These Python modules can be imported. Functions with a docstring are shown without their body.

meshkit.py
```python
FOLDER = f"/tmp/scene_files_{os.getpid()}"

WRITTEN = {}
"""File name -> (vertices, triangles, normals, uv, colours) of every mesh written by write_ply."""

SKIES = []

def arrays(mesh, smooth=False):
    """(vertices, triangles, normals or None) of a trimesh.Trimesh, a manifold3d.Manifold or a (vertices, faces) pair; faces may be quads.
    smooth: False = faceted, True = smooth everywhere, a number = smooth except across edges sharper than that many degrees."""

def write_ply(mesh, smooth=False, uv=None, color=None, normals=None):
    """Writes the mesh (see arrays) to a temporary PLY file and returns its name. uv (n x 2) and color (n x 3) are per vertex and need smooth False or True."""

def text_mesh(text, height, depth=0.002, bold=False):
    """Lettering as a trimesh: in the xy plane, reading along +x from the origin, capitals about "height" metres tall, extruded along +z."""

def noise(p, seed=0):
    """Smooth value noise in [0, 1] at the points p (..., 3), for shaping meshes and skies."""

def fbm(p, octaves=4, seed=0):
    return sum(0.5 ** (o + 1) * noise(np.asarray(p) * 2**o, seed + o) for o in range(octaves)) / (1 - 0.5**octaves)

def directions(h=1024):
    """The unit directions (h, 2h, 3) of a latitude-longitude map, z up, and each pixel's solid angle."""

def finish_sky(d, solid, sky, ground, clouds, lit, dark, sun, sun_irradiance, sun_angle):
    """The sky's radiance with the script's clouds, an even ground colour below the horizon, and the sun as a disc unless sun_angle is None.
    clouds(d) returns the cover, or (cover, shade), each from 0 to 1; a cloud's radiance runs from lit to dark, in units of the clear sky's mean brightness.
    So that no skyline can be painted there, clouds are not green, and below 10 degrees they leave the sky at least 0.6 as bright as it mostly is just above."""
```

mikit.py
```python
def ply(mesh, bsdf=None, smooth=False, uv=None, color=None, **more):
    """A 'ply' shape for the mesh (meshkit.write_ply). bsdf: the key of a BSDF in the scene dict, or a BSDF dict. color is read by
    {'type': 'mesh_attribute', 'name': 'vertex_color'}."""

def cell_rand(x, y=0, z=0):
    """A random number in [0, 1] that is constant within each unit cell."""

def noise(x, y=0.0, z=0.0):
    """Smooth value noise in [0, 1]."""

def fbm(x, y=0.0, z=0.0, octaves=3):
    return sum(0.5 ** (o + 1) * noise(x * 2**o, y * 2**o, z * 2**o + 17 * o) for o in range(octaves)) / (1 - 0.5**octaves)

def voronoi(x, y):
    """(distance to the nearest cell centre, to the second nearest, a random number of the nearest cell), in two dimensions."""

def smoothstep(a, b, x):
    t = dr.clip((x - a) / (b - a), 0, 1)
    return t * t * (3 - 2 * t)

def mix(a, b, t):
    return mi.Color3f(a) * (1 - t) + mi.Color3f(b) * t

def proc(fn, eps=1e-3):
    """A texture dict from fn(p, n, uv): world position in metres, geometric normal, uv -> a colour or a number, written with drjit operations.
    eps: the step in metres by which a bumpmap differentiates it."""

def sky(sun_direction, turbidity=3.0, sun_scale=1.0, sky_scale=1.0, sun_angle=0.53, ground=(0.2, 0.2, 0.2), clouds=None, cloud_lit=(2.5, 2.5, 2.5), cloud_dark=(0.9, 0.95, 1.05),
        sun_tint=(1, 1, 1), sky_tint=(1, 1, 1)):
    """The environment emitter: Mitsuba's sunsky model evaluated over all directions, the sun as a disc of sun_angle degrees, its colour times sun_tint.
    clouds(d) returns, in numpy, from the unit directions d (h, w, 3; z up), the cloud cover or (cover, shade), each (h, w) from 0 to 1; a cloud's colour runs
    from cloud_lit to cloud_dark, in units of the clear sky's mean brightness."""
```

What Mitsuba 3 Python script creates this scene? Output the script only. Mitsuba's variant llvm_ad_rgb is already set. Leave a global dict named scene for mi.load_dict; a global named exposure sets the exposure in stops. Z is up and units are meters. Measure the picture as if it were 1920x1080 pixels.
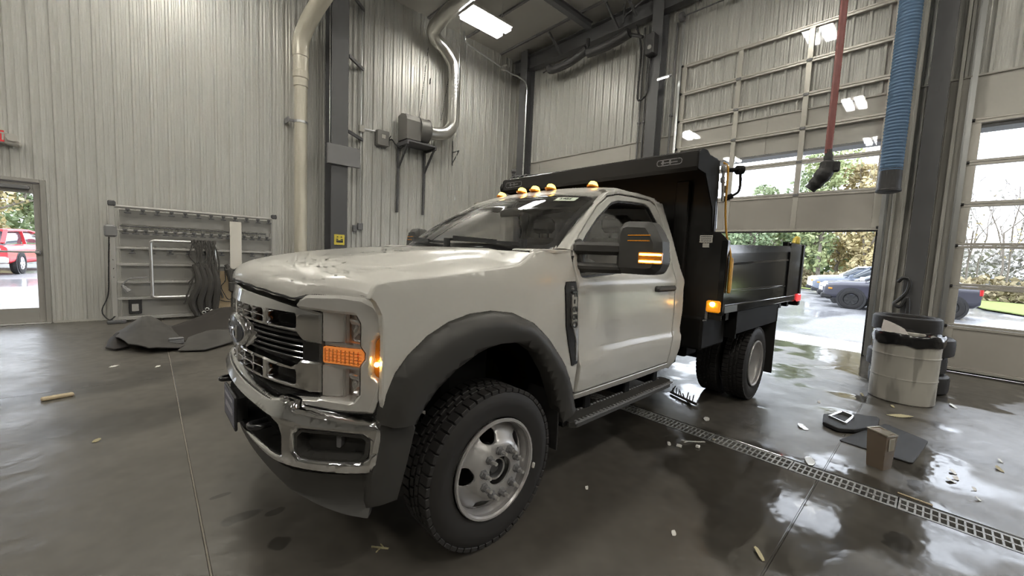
import math, random
import numpy as np
import trimesh, shapely
import drjit as dr
import mitsuba as mi
import mikit, meshkit
from shapely.geometry import Polygon, box as sbox, LineString, Point
from shapely import affinity
from shapely.ops import unary_union
from mikit import proc, noise, fbm, voronoi, smoothstep, mix

T4 = mi.ScalarTransform4f
scene, labels = {}, {}

# ------------------------------------------------------------------ camera
YAW, PITCH, ROLL = 0.7483, 0.0831, 0.0452
EYE = np.array([0.0101, 0.0036, 1.4885])
FOCAL = 739.27
_fwd = np.array([math.sin(YAW) * math.cos(PITCH), math.cos(YAW) * math.cos(PITCH), -math.sin(PITCH)])
_rt = np.array([math.cos(YAW), -math.sin(YAW), 0.0])
_up = np.cross(_rt, _fwd)
_up2 = -math.sin(ROLL) * _rt + math.cos(ROLL) * _up
scene['camera'] = {'type': 'perspective', 'fov': math.degrees(2 * math.atan(960 / FOCAL)), 'fov_axis': 'x',
                   'near_clip': 0.05, 'far_clip': 500.0,
                   'to_world': T4().look_at(origin=EYE.tolist(), target=(EYE + _fwd).tolist(), up=_up2.tolist())}

# ------------------------------------------------------------------ sky (even bright overcast) and exposure
exposure = 0.0
def cloud_cover(d):
    n = meshkit.fbm(d * np.array([3.0, 3.0, 7.0]) + 11.0, octaves=4)
    return np.full(d.shape[:2], 1.0), np.clip((n - 0.35) * 0.9, 0, 0.5)
SKY = 40.0
scene['sky'] = mikit.sky((0.35, -0.3, 0.85), turbidity=6.0, sun_scale=0.0, sky_scale=SKY, ground=(0.10, 0.105, 0.11), clouds=cloud_cover,
                         cloud_lit=(0.95, 1.02, 1.12), cloud_dark=(0.69, 0.76, 0.88))

# ------------------------------------------------------------------ high-bay lamps of the hall: (x, y) of each, all at one height
LAMP_Z = 7.2
LAMP_RADIANCE = (72.0, 69.0, 61.0)
LAMPS = [(6.3, 8.15), (0.35, 8.15), (-5.2, 8.15), (6.3, 2.5), (0.35, 2.5), (-5.2, 2.5), (6.3, -3.1), (0.35, -3.1), (-5.2, -3.1), (6.3, -8.7), (0.35, -8.7)]

# ------------------------------------------------------------------ helpers
def mat(key, **d):
    scene[key] = d
    return key

def P(key, base, rough=0.5, metallic=0.0, spec=0.5, coat=0.0, coat_gloss=0.9, two=True, **kw):
    if isinstance(base, tuple):
        base = {'type': 'rgb', 'value': list(base)}
    b = {'type': 'principled', 'base_color': base, 'roughness': rough, 'metallic': metallic, 'specular': spec, **kw}
    if coat:
        b.update(clearcoat=coat, clearcoat_gloss=coat_gloss)
    scene[key] = {'type': 'twosided', 'b': b} if two else b
    return key

def rgb(r, g, b):
    return {'type': 'rgb', 'value': [r, g, b]}

counts = {}
def numbered(name):
    k = counts.get(name, 0)
    counts[name] = k + 1
    return name if k == 0 else '%s_%03d' % (name, k)

def thing(name, label=None, category=None, group=None, kind=None):
    key = numbered(name)
    d = {}
    if label: d['label'] = label
    if category: d['category'] = category
    if group: d['group'] = group
    if kind: d['kind'] = kind
    labels[key] = d
    return key

def add(parent, name, mesh, m, smooth=30, label=None, kind=None, M=None, **more):
    key = numbered(parent + '__' + name if parent else name)
    if M is not None and not isinstance(mesh, dict):
        mesh = mesh.copy(); mesh.apply_transform(M)
    scene[key] = mikit.ply(mesh, m, smooth=smooth, **more) if not isinstance(mesh, dict) else mesh
    if label or kind:
        labels[key] = {k: v for k, v in (('label', label), ('kind', kind)) if v}
    return key

def one(name, mesh, m, label, category, group=None, smooth=30, kind=None, M=None, **more):
    key = thing(name, label, category, group, kind)
    if M is not None:
        mesh = mesh.copy(); mesh.apply_transform(M)
    scene[key] = mikit.ply(mesh, m, smooth=smooth, **more)
    return key

def cat(ms):
    return trimesh.util.concatenate([m for m in ms if m is not None])

_F12 = [[0, 1, 3], [0, 3, 2], [4, 6, 7], [4, 7, 5], [0, 4, 5], [0, 5, 1], [2, 3, 7], [2, 7, 6], [0, 2, 6], [0, 6, 4], [1, 5, 7], [1, 7, 3]]
def box(x0, x1, y0, y1, z0, z1, b=0.0):
    x0, x1 = min(x0, x1), max(x0, x1); y0, y1 = min(y0, y1), max(y0, y1); z0, z1 = min(z0, z1), max(z0, z1)
    b = min(b, 0.45 * min(x1 - x0, y1 - y0, z1 - z0))
    if b <= 0:
        v = [[x, y, z] for x in (x0, x1) for y in (y0, y1) for z in (z0, z1)]
        return trimesh.Trimesh(v, _F12, process=False)
    v = []
    for x, sx in ((x0, 1), (x1, -1)):
        for y, sy in ((y0, 1), (y1, -1)):
            for z, sz in ((z0, 1), (z1, -1)):
                v += [[x + sx * b, y + sy * b, z], [x + sx * b, y, z + sz * b], [x, y + sy * b, z + sz * b]]
    return trimesh.convex.convex_hull(np.array(v))

def frame_between(p, q):
    p, q = np.asarray(p, float), np.asarray(q, float)
    z = q - p; L = np.linalg.norm(z); z = z / L
    a = np.array([0, 0, 1.0]) if abs(z[2]) < 0.95 else np.array([1.0, 0, 0])
    x = np.cross(a, z); x /= np.linalg.norm(x)
    M = np.eye(4); M[:3, 0] = x; M[:3, 1] = np.cross(z, x); M[:3, 2] = z; M[:3, 3] = p
    return M, L

def rod(p, q, r, n=12, r2=None):
    M, L = frame_between(p, q)
    r2 = r if r2 is None else r2
    m = lathe([(0, 0), (r, 0), (r2, L), (0, L)], n)
    m.apply_transform(M)
    return m

def bar(p, q, w, h, up=None, b=0.0):
    """A rectangular bar from p to q, w wide and h high."""
    M, L = frame_between(p, q)
    m = box(-w / 2, w / 2, -h / 2, h / 2, 0, L, b)
    m.apply_transform(M)
    return m

def lathe(prof, n=24):
    """Profile [(r, z)] turned about z."""
    prof = np.array(prof, float)
    a = np.linspace(0, 2 * np.pi, n, endpoint=False)
    v, f = [], []
    for r, z in prof:
        v += [[r * math.cos(t), r * math.sin(t), z] for t in a]
    for i in range(len(prof) - 1):
        for j in range(n):
            k = (j + 1) % n
            a0, a1, b0, b1 = i * n + j, i * n + k, (i + 1) * n + j, (i + 1) * n + k
            f += [[a0, a1, b1], [a0, b1, b0]]
    m = trimesh.Trimesh(v, f, process=False)
    m.merge_vertices()
    m.update_faces(m.nondegenerate_faces())
    return m

def tube(path, r, n=10, closed=False, caps=True):
    path = np.asarray(path, float)
    K = len(path)
    rr = np.full(K, r) if np.isscalar(r) else np.asarray(r, float)
    t = np.gradient(path, axis=0)
    if closed:
        t = np.roll(path, -1, 0) - np.roll(path, 1, 0)
    t /= np.maximum(np.linalg.norm(t, axis=1, keepdims=True), 1e-9)
    a = np.array([0, 0, 1.0]) if abs(t[0][2]) < 0.9 else np.array([1.0, 0, 0])
    x = np.cross(a, t[0]); x /= np.linalg.norm(x)
    v, f = [], []
    ang = np.linspace(0, 2 * np.pi, n, endpoint=False)
    for i in range(K):
        x = x - t[i] * (x @ t[i]); x /= max(np.linalg.norm(x), 1e-9)
        y = np.cross(t[i], x)
        v += [path[i] + rr[i] * (math.cos(s) * x + math.sin(s) * y) for s in ang]
    for i in range(K if closed else K - 1):
        i2 = (i + 1) % K
        for j in range(n):
            k = (j + 1) % n
            f += [[i * n + j, i * n + k, i2 * n + k], [i * n + j, i2 * n + k, i2 * n + j]]
    if caps and not closed:
        v += [path[0], path[-1]]
        c0, c1 = len(v) - 2, len(v) - 1
        for j in range(n):
            k = (j + 1) % n
            f += [[c0, k, j], [c1, (K - 1) * n + j, (K - 1) * n + k]]
    return trimesh.Trimesh(v, f, process=False)

def arc(c, r, a0, a1, n, e1, e2):
    c, e1, e2 = (np.asarray(q, float) for q in (c, e1, e2))
    return [c + r * (math.cos(t) * e1 + math.sin(t) * e2) for t in np.linspace(a0, a1, n)]

def smooth_path(pts, n=8):
    """Catmull-Rom through pts."""
    p = np.asarray(pts, float)
    p = np.vstack([2 * p[0] - p[1], p, 2 * p[-1] - p[-2]])
    out = []
    for i in range(1, len(p) - 2):
        for t in np.linspace(0, 1, n, endpoint=False):
            a, b, c, d = p[i - 1:i + 3]
            out.append(0.5 * ((2 * b) + (-a + c) * t + (2 * a - 5 * b + 4 * c - d) * t * t + (-a + 3 * b - 3 * c + d) * t ** 3))
    out.append(p[-2])
    return np.array(out)

def extrude(poly, h):
    polys = getattr(poly, 'geoms', [poly])
    return cat([trimesh.creation.extrude_polygon(g, h, engine='earcut') for g in polys if g.area > 1e-9])

def rpoly(pts, r=0.0, res=4):
    p = Polygon(pts)
    if r > 0:
        p = p.buffer(-r, join_style=2).buffer(r, quad_segs=res).buffer(r, quad_segs=res).buffer(-r, quad_segs=res) if False else p.buffer(-r, join_style=2).buffer(r, quad_segs=res)
    return p

def rrect(x0, x1, y0, y1, r=0.0, res=4):
    x0, x1 = min(x0, x1), max(x0, x1); y0, y1 = min(y0, y1), max(y0, y1)
    r = min(r, 0.49 * min(x1 - x0, y1 - y0))
    return sbox(x0 + r, y0 + r, x1 - r, y1 - r).buffer(r, quad_segs=res) if r > 0 else sbox(x0, y0, x1, y1)

def _clip_cells(poly, du, dv):
    x0, y0, x1, y1 = poly.bounds
    nu, nv = max(1, int(math.ceil((x1 - x0) / du))), max(1, int(math.ceil((y1 - y0) / dv)))
    xs, ys = np.linspace(x0, x1, nu + 1), np.linspace(y0, y1, nv + 1)
    cells = [sbox(xs[i], ys[j], xs[i + 1], ys[j + 1]) for i in range(nu) for j in range(nv)]
    cells = np.array(cells, dtype=object)
    shapely.prepare(poly)
    inside = shapely.contains_properly(poly, cells)
    hit = shapely.intersects(poly, cells) & ~inside
    out = list(cells[inside])
    for g in shapely.intersection(cells[hit], poly):
        out += [q for q in getattr(g, 'geoms', [g]) if q.geom_type == 'Polygon' and q.area > 1e-10]
    return out

def panel(poly, thick, fn, du=0.08, dv=None, bevel=0.0):
    """A sheet over the polygon (a, b) plane with a front face at w = 0 (dropping by bevel at its edge) and a back at w = -thick; fn maps arrays (a, b, w) to 3-D points."""
    dv = du if dv is None else dv
    polys = [g for g in getattr(poly, 'geoms', [poly]) if g.geom_type == 'Polygon' and g.area > 1e-8]
    V, Fc, W = [], [], []
    base = 0
    for g in polys:
        g = g.segmentize(max(du, dv) * 0.8) if True else g
        zones = [(g, None)]
        if bevel > 0:
            inner = g.buffer(-bevel, join_style=2)
            if not inner.is_empty:
                zones = [(q, 'in') for q in getattr(inner, 'geoms', [inner])] + [(q, 'rim') for q in getattr(g.difference(inner), 'geoms', [g.difference(inner)])]
        tris = []
        for q, what in zones:
            if q.geom_type != 'Polygon' or q.area < 1e-10: continue
            for c in _clip_cells(q, du, dv):
                v, f = trimesh.creation.triangulate_polygon(c, engine='earcut')
                tris.append((np.asarray(v), np.asarray(f)))
        if not tris: continue
        v = np.vstack([t[0] for t in tris])
        off = np.cumsum([0] + [len(t[0]) for t in tris[:-1]])
        f = np.vstack([t[1] + o for t, o in zip(tris, off)])
        key = np.round(v / 1e-6).astype(np.int64)
        _, first, inv = np.unique(key, axis=0, return_index=True, return_inverse=True)
        v = v[first]; f = inv.ravel()[f]
        f = f[(f[:, 0] != f[:, 1]) & (f[:, 1] != f[:, 2]) & (f[:, 0] != f[:, 2])]
        a = v[f[:, 0]]; b = v[f[:, 1]]; c = v[f[:, 2]]
        ar = (b[:, 0] - a[:, 0]) * (c[:, 1] - a[:, 1]) - (b[:, 1] - a[:, 1]) * (c[:, 0] - a[:, 0])
        f[ar < 0] = f[ar < 0][:, ::-1]
        f = f[np.abs(ar) > 1e-13]
        w = np.zeros(len(v))
        if bevel > 0:
            d = shapely.distance(g.boundary, shapely.points(v))
            w = -np.clip(bevel - d, 0, bevel)
        n = len(v)
        e = np.vstack([f[:, [0, 1]], f[:, [1, 2]], f[:, [2, 0]]])
        es = {}
        for i, j in e.tolist():
            es[(i, j)] = 1
        rim = [(i, j) for (i, j) in es if (j, i) not in es]
        side = []
        for i, j in rim:
            side += [[i, i + n, j + n], [i, j + n, j]]
        faces = np.vstack([f, f[:, ::-1] + n, np.array(side)])
        V.append(np.vstack([np.c_[v, w], np.c_[v, np.full(n, -thick)]])); Fc.append(faces + base); base += 2 * n
    V = np.vstack(V); Fc = np.vstack(Fc)
    m = trimesh.Trimesh(fn(V[:, 0], V[:, 1], V[:, 2]), Fc, process=False)
    return m

def xf(rot_z=0.0, loc=(0, 0, 0), scale=1.0):
    M = np.eye(4); c, s = math.cos(rot_z), math.sin(rot_z)
    M[:2, :2] = [[c, -s], [s, c]]
    M[:3, :3] *= scale
    M[:3, 3] = loc
    return M

def axes(o, ex, ey, ez):
    M = np.eye(4); M[:3, 0], M[:3, 1], M[:3, 2], M[:3, 3] = ex, ey, ez, o
    return M

def text(s, h, depth, M, bold=True, center=True):
    m = meshkit.text_mesh(s, h, depth, bold)
    if center:
        b = m.bounds
        m.apply_translation([-(b[0][0] + b[1][0]) / 2, -(b[0][1] + b[1][1]) / 2, 0])
    m.apply_transform(M)
    return m
# ------------------------------------------------------------------ materials
YA, XB, ZC = 10.1, 9.19, 7.85        # back wall plane, door wall plane, ceiling height

def wall_col(p, n, uv):
    v = fbm(p.x * 0.7, p.y * 0.7, p.z * 0.35, 3)
    return mix((0.455, 0.450, 0.425), (0.500, 0.494, 0.468), v) 
P('m_wall', proc(wall_col), rough=0.38, spec=0.5)
P('m_wall_flat', (0.47, 0.455, 0.42), rough=0.5, spec=0.4)
P('m_ceiling', (0.50, 0.49, 0.465), rough=0.7, spec=0.2)
P('m_steel_dark', (0.075, 0.076, 0.080), rough=0.5, spec=0.4)
P('m_steel_grey', (0.16, 0.16, 0.165), rough=0.5, spec=0.4)
P('m_door_alu', (0.47, 0.45, 0.41), rough=0.4, metallic=0.35)
P('m_door_panel', (0.36, 0.34, 0.31), rough=0.5, spec=0.4)
P('m_black', (0.018, 0.018, 0.019), rough=0.55)
P('m_rubber', (0.022, 0.021, 0.021), rough=0.75, spec=0.3)
P('m_galv', (0.62, 0.63, 0.63), rough=0.28, metallic=0.9)
P('m_alu', (0.72, 0.71, 0.69), rough=0.3, metallic=0.75)
P('m_grey_plastic', (0.20, 0.20, 0.20), rough=0.5)
P('m_pvc', (0.55, 0.515, 0.43), rough=0.35)
P('m_exit_frame', (0.29, 0.28, 0.26), rough=0.45)
mat('m_pane', type='thindielectric', int_ior=1.5)
P('m_concrete_apron', (0.42, 0.41, 0.38), rough=0.6)

def floor_wet(p):
    big = fbm(p.x * 0.55 + 3.1, p.y * 0.55 + 1.7, 0.0, 3)
    fine = fbm(p.x * 2.3, p.y * 2.3, 4.0, 3)
    zone = smoothstep(1.9, 3.2, p.x + 0.15 * p.y)                     # the wet half lies towards the door
    far = smoothstep(6.6, 8.2, p.x)
    return smoothstep(0.51, 0.575, big * 0.56 + fine * 0.44 + 0.085 * zone + 0.05 * far - 0.14 * (1 - zone))

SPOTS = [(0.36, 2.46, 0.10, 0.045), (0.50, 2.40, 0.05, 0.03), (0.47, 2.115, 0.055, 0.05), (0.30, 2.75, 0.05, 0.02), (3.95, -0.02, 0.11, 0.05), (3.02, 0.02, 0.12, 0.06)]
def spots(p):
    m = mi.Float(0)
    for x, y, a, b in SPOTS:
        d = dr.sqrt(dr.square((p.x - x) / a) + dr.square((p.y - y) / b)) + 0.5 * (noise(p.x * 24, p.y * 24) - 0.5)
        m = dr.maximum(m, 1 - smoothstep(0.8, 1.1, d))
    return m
def floor_col(p, n, uv):
    g = fbm(p.x * 1.3, p.y * 1.3, 0.0, 4)
    f = fbm(p.x * 14.0, p.y * 14.0, 2.0, 2)
    w = floor_wet(p)
    stain = smoothstep(0.60, 0.74, fbm(p.x * 0.9 + 7, p.y * 0.9 + 2, 1.0, 3))
    c = mix((0.054, 0.049, 0.042), (0.088, 0.081, 0.071), g) * (0.88 + 0.24 * f)
    c = c * (1 - 0.4 * stain)
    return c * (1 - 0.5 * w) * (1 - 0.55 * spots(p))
def floor_rough(p, n, uv):
    w = floor_wet(p)
    f = fbm(p.x * 6.0, p.y * 6.0, 9.0, 3)
    dry = 0.30 + 0.16 * f
    return mi.Float(dry * (1 - w) + (0.05 + 0.07 * f) * w)
def floor_bump(p, n, uv):
    w = floor_wet(p)
    return (fbm(p.x * 5.0, p.y * 9.0, 0.0, 3) * 0.006) * (1 - 0.55 * w) + noise(p.x * 60, p.y * 60) * 0.0006 * (1 - w)
mat('m_floor', type='twosided', b={'type': 'bumpmap', 'scale': 1.0, 'bump': proc(floor_bump, eps=0.004),
    'b': {'type': 'principled', 'base_color': proc(floor_col), 'roughness': proc(floor_rough), 'specular': 0.55}})

def asphalt_col(p, n, uv):
    g = fbm(p.x * 0.35, p.y * 0.6, 0.0, 4)
    f = noise(p.x * 25, p.y * 25)
    return mix((0.10, 0.10, 0.105), (0.19, 0.19, 0.195), g) * (0.85 + 0.3 * f)
def asphalt_rough(p, n, uv):
    g = fbm(p.x * 0.3 + 5, p.y * 0.7 + 2, 0.0, 4)
    return mi.Float(0.12 + 0.40 * smoothstep(0.42, 0.62, g))
mat('m_asphalt', type='twosided', b={'type': 'principled', 'base_color': proc(asphalt_col), 'roughness': proc(asphalt_rough), 'specular': 0.6})
P('m_grass', (0.16, 0.19, 0.07), rough=0.9, spec=0.1)

# ------------------------------------------------------------------ the setting: floor
fl = thing('floor', kind='structure')
Xs = [-15.0, -5.4, 0.188, 3.462]
Xr = [3.668, 9.62]
Ys = [-20.0, -5.0, 0.452, 5.6, YA + 0.25]
def slab(x0, x1, y0, y1):
    g = 0.0028
    add(fl, 'slab', box(x0 + g, x1 - g, y0 + g, y1 - g, -0.16, 0.0, 0.004), 'm_floor', smooth=False)
for a in (Xs, Xr):
    for i in range(len(a) - 1):
        for j in range(len(Ys) - 1):
            slab(a[i], a[i + 1], Ys[j], Ys[j + 1])
P('m_sealant', (0.15, 0.135, 0.11), rough=0.6)
P('m_sealant_dark', (0.06, 0.055, 0.048), rough=0.5)
for xx in (-5.4, 0.188):
    add(fl, 'joint_filler', box(xx - 0.0035, xx + 0.0035, -20.0, YA + 0.2, -0.02, -0.0006), 'm_sealant', False)
for x0, x1 in ((-15.0, 3.46), (3.67, 9.6)):
    for yy in (-5.0, 0.452, 5.6):
        add(fl, 'joint_filler', box(x0, x1, yy - 0.0035, yy + 0.0035, -0.02, -0.0002), 'm_floor', False)
add(fl, 'bed', box(-15.0, 9.62, -20.0, YA + 0.25, -0.30, -0.161), 'm_black', smooth=False)

# trench drain let into the floor: channel and one grate section after another
td = thing('trench_drain', 'long steel grate drain running across the wet floor', 'floor drain')
DX0, DX1 = 3.466, 3.664
add(td, 'channel', cat([box(DX0 - 0.002, DX0 + 0.004, -6.0, 7.0, -0.15, -0.002), box(DX1 - 0.004, DX1 + 0.002, -6.0, 7.0, -0.15, -0.002), box(DX0, DX1, -6.0, 7.0, -0.16, -0.15)]), 'm_black', smooth=False)
def grate_col(p, n, uv):
    return mix((0.16, 0.155, 0.15), (0.30, 0.295, 0.28), fbm(p.x * 20, p.y * 20, 0.0, 2))
P('m_grate', proc(grate_col), rough=0.42, metallic=0.5)
def grate_mesh(L):
    w = DX1 - DX0 - 0.012
    parts = []
    for x0, x1 in ((0, 0.022), (w / 2 - 0.008, w / 2 + 0.008), (w - 0.022, w)):
        parts.append(box(x0, x1, 0.003, L - 0.003, -0.028, 0, 0.002))
    k = int(round(L / 0.0362))
    for i in range(k + 1):
        y = 0.003 + (L - 0.006 - 0.011) * i / k
        parts.append(box(0.01, w - 0.01, y, y + 0.011, -0.028, -0.001, 0.0015))
    for y0 in (0.003, L - 0.038):
        parts.append(box(0.0, 0.03, y0, y0 + 0.035, -0.02, 0.0005)); parts.append(box(w - 0.03, w, y0, y0 + 0.035, -0.02, 0.0005))
    return cat(parts)
GL = 0.582
gdict = mikit.ply(grate_mesh(GL), 'm_grate', smooth=False)
for i in range(22):
    y = -5.77 + GL * i
    add(td, 'grate', {**gdict, 'to_world': T4().translate([DX0 + 0.006, y, -0.003])}, None)

# ------------------------------------------------------------------ ribbed liner walls
def rib_profile(pitch, n, depth=0.034):
    pts = []
    for k in range(n):
        o = k * pitch
        pts += [(o - 0.032, 0), (o - 0.015, depth), (o + 0.015, depth), (o + 0.032, 0)]
        for q in (0.38, 0.64):
            c = o + pitch * q
            pts += [(c - 0.022, 0), (c - 0.010, 0.007), (c + 0.010, 0.007), (c + 0.022, 0)]
    return pts
def rib_sheet(pitch, n, z0, z1, lo=None, hi=None):
    """Ribs at 0, pitch, ...; the sheet from lo to hi along x, standing out towards -y."""
    pr = [(-0.06, 0)] + rib_profile(pitch, n) + [((n - 1) * pitch + pitch - 0.06, 0)]
    x = np.array([q[0] for q in pr]); d = np.array([q[1] for q in pr])
    keep = np.ones(len(x), bool)
    if lo is not None: keep &= x > lo
    if hi is not None: keep &= x < hi
    x, d = x[keep], d[keep]
    if lo is not None: x, d = np.r_[lo, x], np.r_[0, d]
    if hi is not None: x, d = np.r_[x, hi], np.r_[d, 0]
    k = len(x)
    v = [[x[i], -d[i], z] for z in (z0, z1) for i in range(k)] + [[x[i], 0.004 - d[i] * 0.9, z] for z in (z0, z1) for i in range(k)]
    f = []
    for i in range(k - 1):
        f += [[i, i + 1, k + i + 1], [i, k + i + 1, k + i]]
        b = 2 * k
        f += [[b + i, b + k + i + 1, b + i + 1], [b + i, b + k + i, b + k + i + 1]]
        f += [[i, b + i + 1, i + 1], [i, b + i, b + i + 1], [k + i, k + i + 1, b + k + i + 1], [k + i, b + k + i + 1, b + k + i]]
    return trimesh.Trimesh(v, f, process=False)

wl = thing('wall_left', kind='structure')
PA = 0.2370
DOOR_X0, DOOR_X1, DOOR_ZT = -2.27, -1.195, 2.365
x = -1.52 - PA * 56
k = 0
while x < 3.55:
    z0 = 0.012
    lo, hi = x - 0.06, x + 4 * PA - 0.06
    if hi > DOOR_X0 and lo < DOOR_X1:           # around the exit door
        if lo < DOOR_X0: add(wl, 'panel', rib_sheet(PA, 4, 0.012, DOOR_ZT, hi=DOOR_X0 - x), 'm_wall', False, M=xf(0, (x, YA, 0)))
        if hi > DOOR_X1: add(wl, 'panel', rib_sheet(PA, 4, 0.012, DOOR_ZT, lo=DOOR_X1 - x), 'm_wall', False, M=xf(0, (x, YA, 0)))
        z0 = DOOR_ZT
    add(wl, 'panel', rib_sheet(PA, 4, z0, ZC), 'm_wall', False, M=xf(0, (x, YA, 0)))
    x += 4 * PA
xe = x - 0.06
PB = 0.2555
x = 4.066 - 2 * PB
add(wl, 'panel', box(xe, x - 0.06, YA - 0.001, YA + 0.004, 0.012, ZC), 'm_wall', False)
while x < XB - 0.1:
    add(wl, 'panel', rib_sheet(PB, 4, 0.012, ZC, hi=min(4 * PB - 0.06, XB - x)), 'm_wall', False, M=xf(0, (x, YA, 0)))
    x += 4 * PB
add(wl, 'backing', cat([box(-15.2, DOOR_X0, YA + 0.006, YA + 0.24, 0, ZC + 0.3), box(DOOR_X1, XB + 0.4, YA + 0.006, YA + 0.24, 0, ZC + 0.3), box(DOOR_X0, DOOR_X1, YA + 0.006, YA + 0.24, DOOR_ZT, ZC + 0.3)]), 'm_wall_flat', False)
add(wl, 'curb', cat([box(DOOR_X1 + 0.02, 9.0, YA - 0.05, YA - 0.031, 0.0, 0.035)]), 'm_concrete_apron', False)

# door wall: openings y -3.80..-0.10 and 0.75..4.43, head at 3.70; flat liner to 4.45, ribs above
wr = thing('wall_right', kind='structure')
O1, O2, HEAD, FLAT = (-3.80, -0.10), (0.75, 4.43), 3.70, 4.45
def bx(x0, x1, y0, y1, z0, z1): return box(x0, x1, y0, y1, z0, z1)
for y0, y1 in ((4.43, 10.1), (-0.10, 0.75), (-20.0, -3.80)):
    add(wr, 'backing', bx(XB + 0.004, XB + 0.30, y0, y1, -0.02, ZC + 0.3), 'm_wall_flat', False)
for y0, y1 in (O1, O2):
    add(wr, 'lintel', bx(XB + 0.004, XB + 0.30, y0, y1, HEAD, ZC + 0.3), 'm_wall_flat', False)
for y0, y1, z0 in ((4.46, 5.66, 0.0), (5.66, 8.86, 0.0), (8.86, 10.0, 0.0), (0.40, 0.70, 0.0), (-0.06, 0.15, 0.0), (0.76, 2.59, HEAD), (2.60, 4.42, HEAD), (-3.78, -1.95, HEAD), (-1.94, -0.11, HEAD), (-20.0, -3.86, 0.0)):
    add(wr, 'flat_panel', box(XB - 0.008, XB + 0.003, y0 + 0.004, y1 - 0.004, z0 + 0.012, FLAT, 0.003), 'm_wall_flat', False)
add(wr, 'ledge_trim', box(XB - 0.035, XB, -20.0, 10.05, FLAT, FLAT + 0.03, 0.004), 'm_wall_flat', False)
PBY = 0.2367
y = 5.921 - 5 * PBY
Mz = lambda yy: xf(-math.pi / 2, (XB, yy, 0))
yy = 8.525 + 4 * PBY
while yy > -20.0:
    add(wr, 'panel', rib_sheet(PBY, 4, FLAT + 0.03, ZC), 'm_wall', False, M=Mz(yy))
    yy -= 4 * PBY
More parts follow.
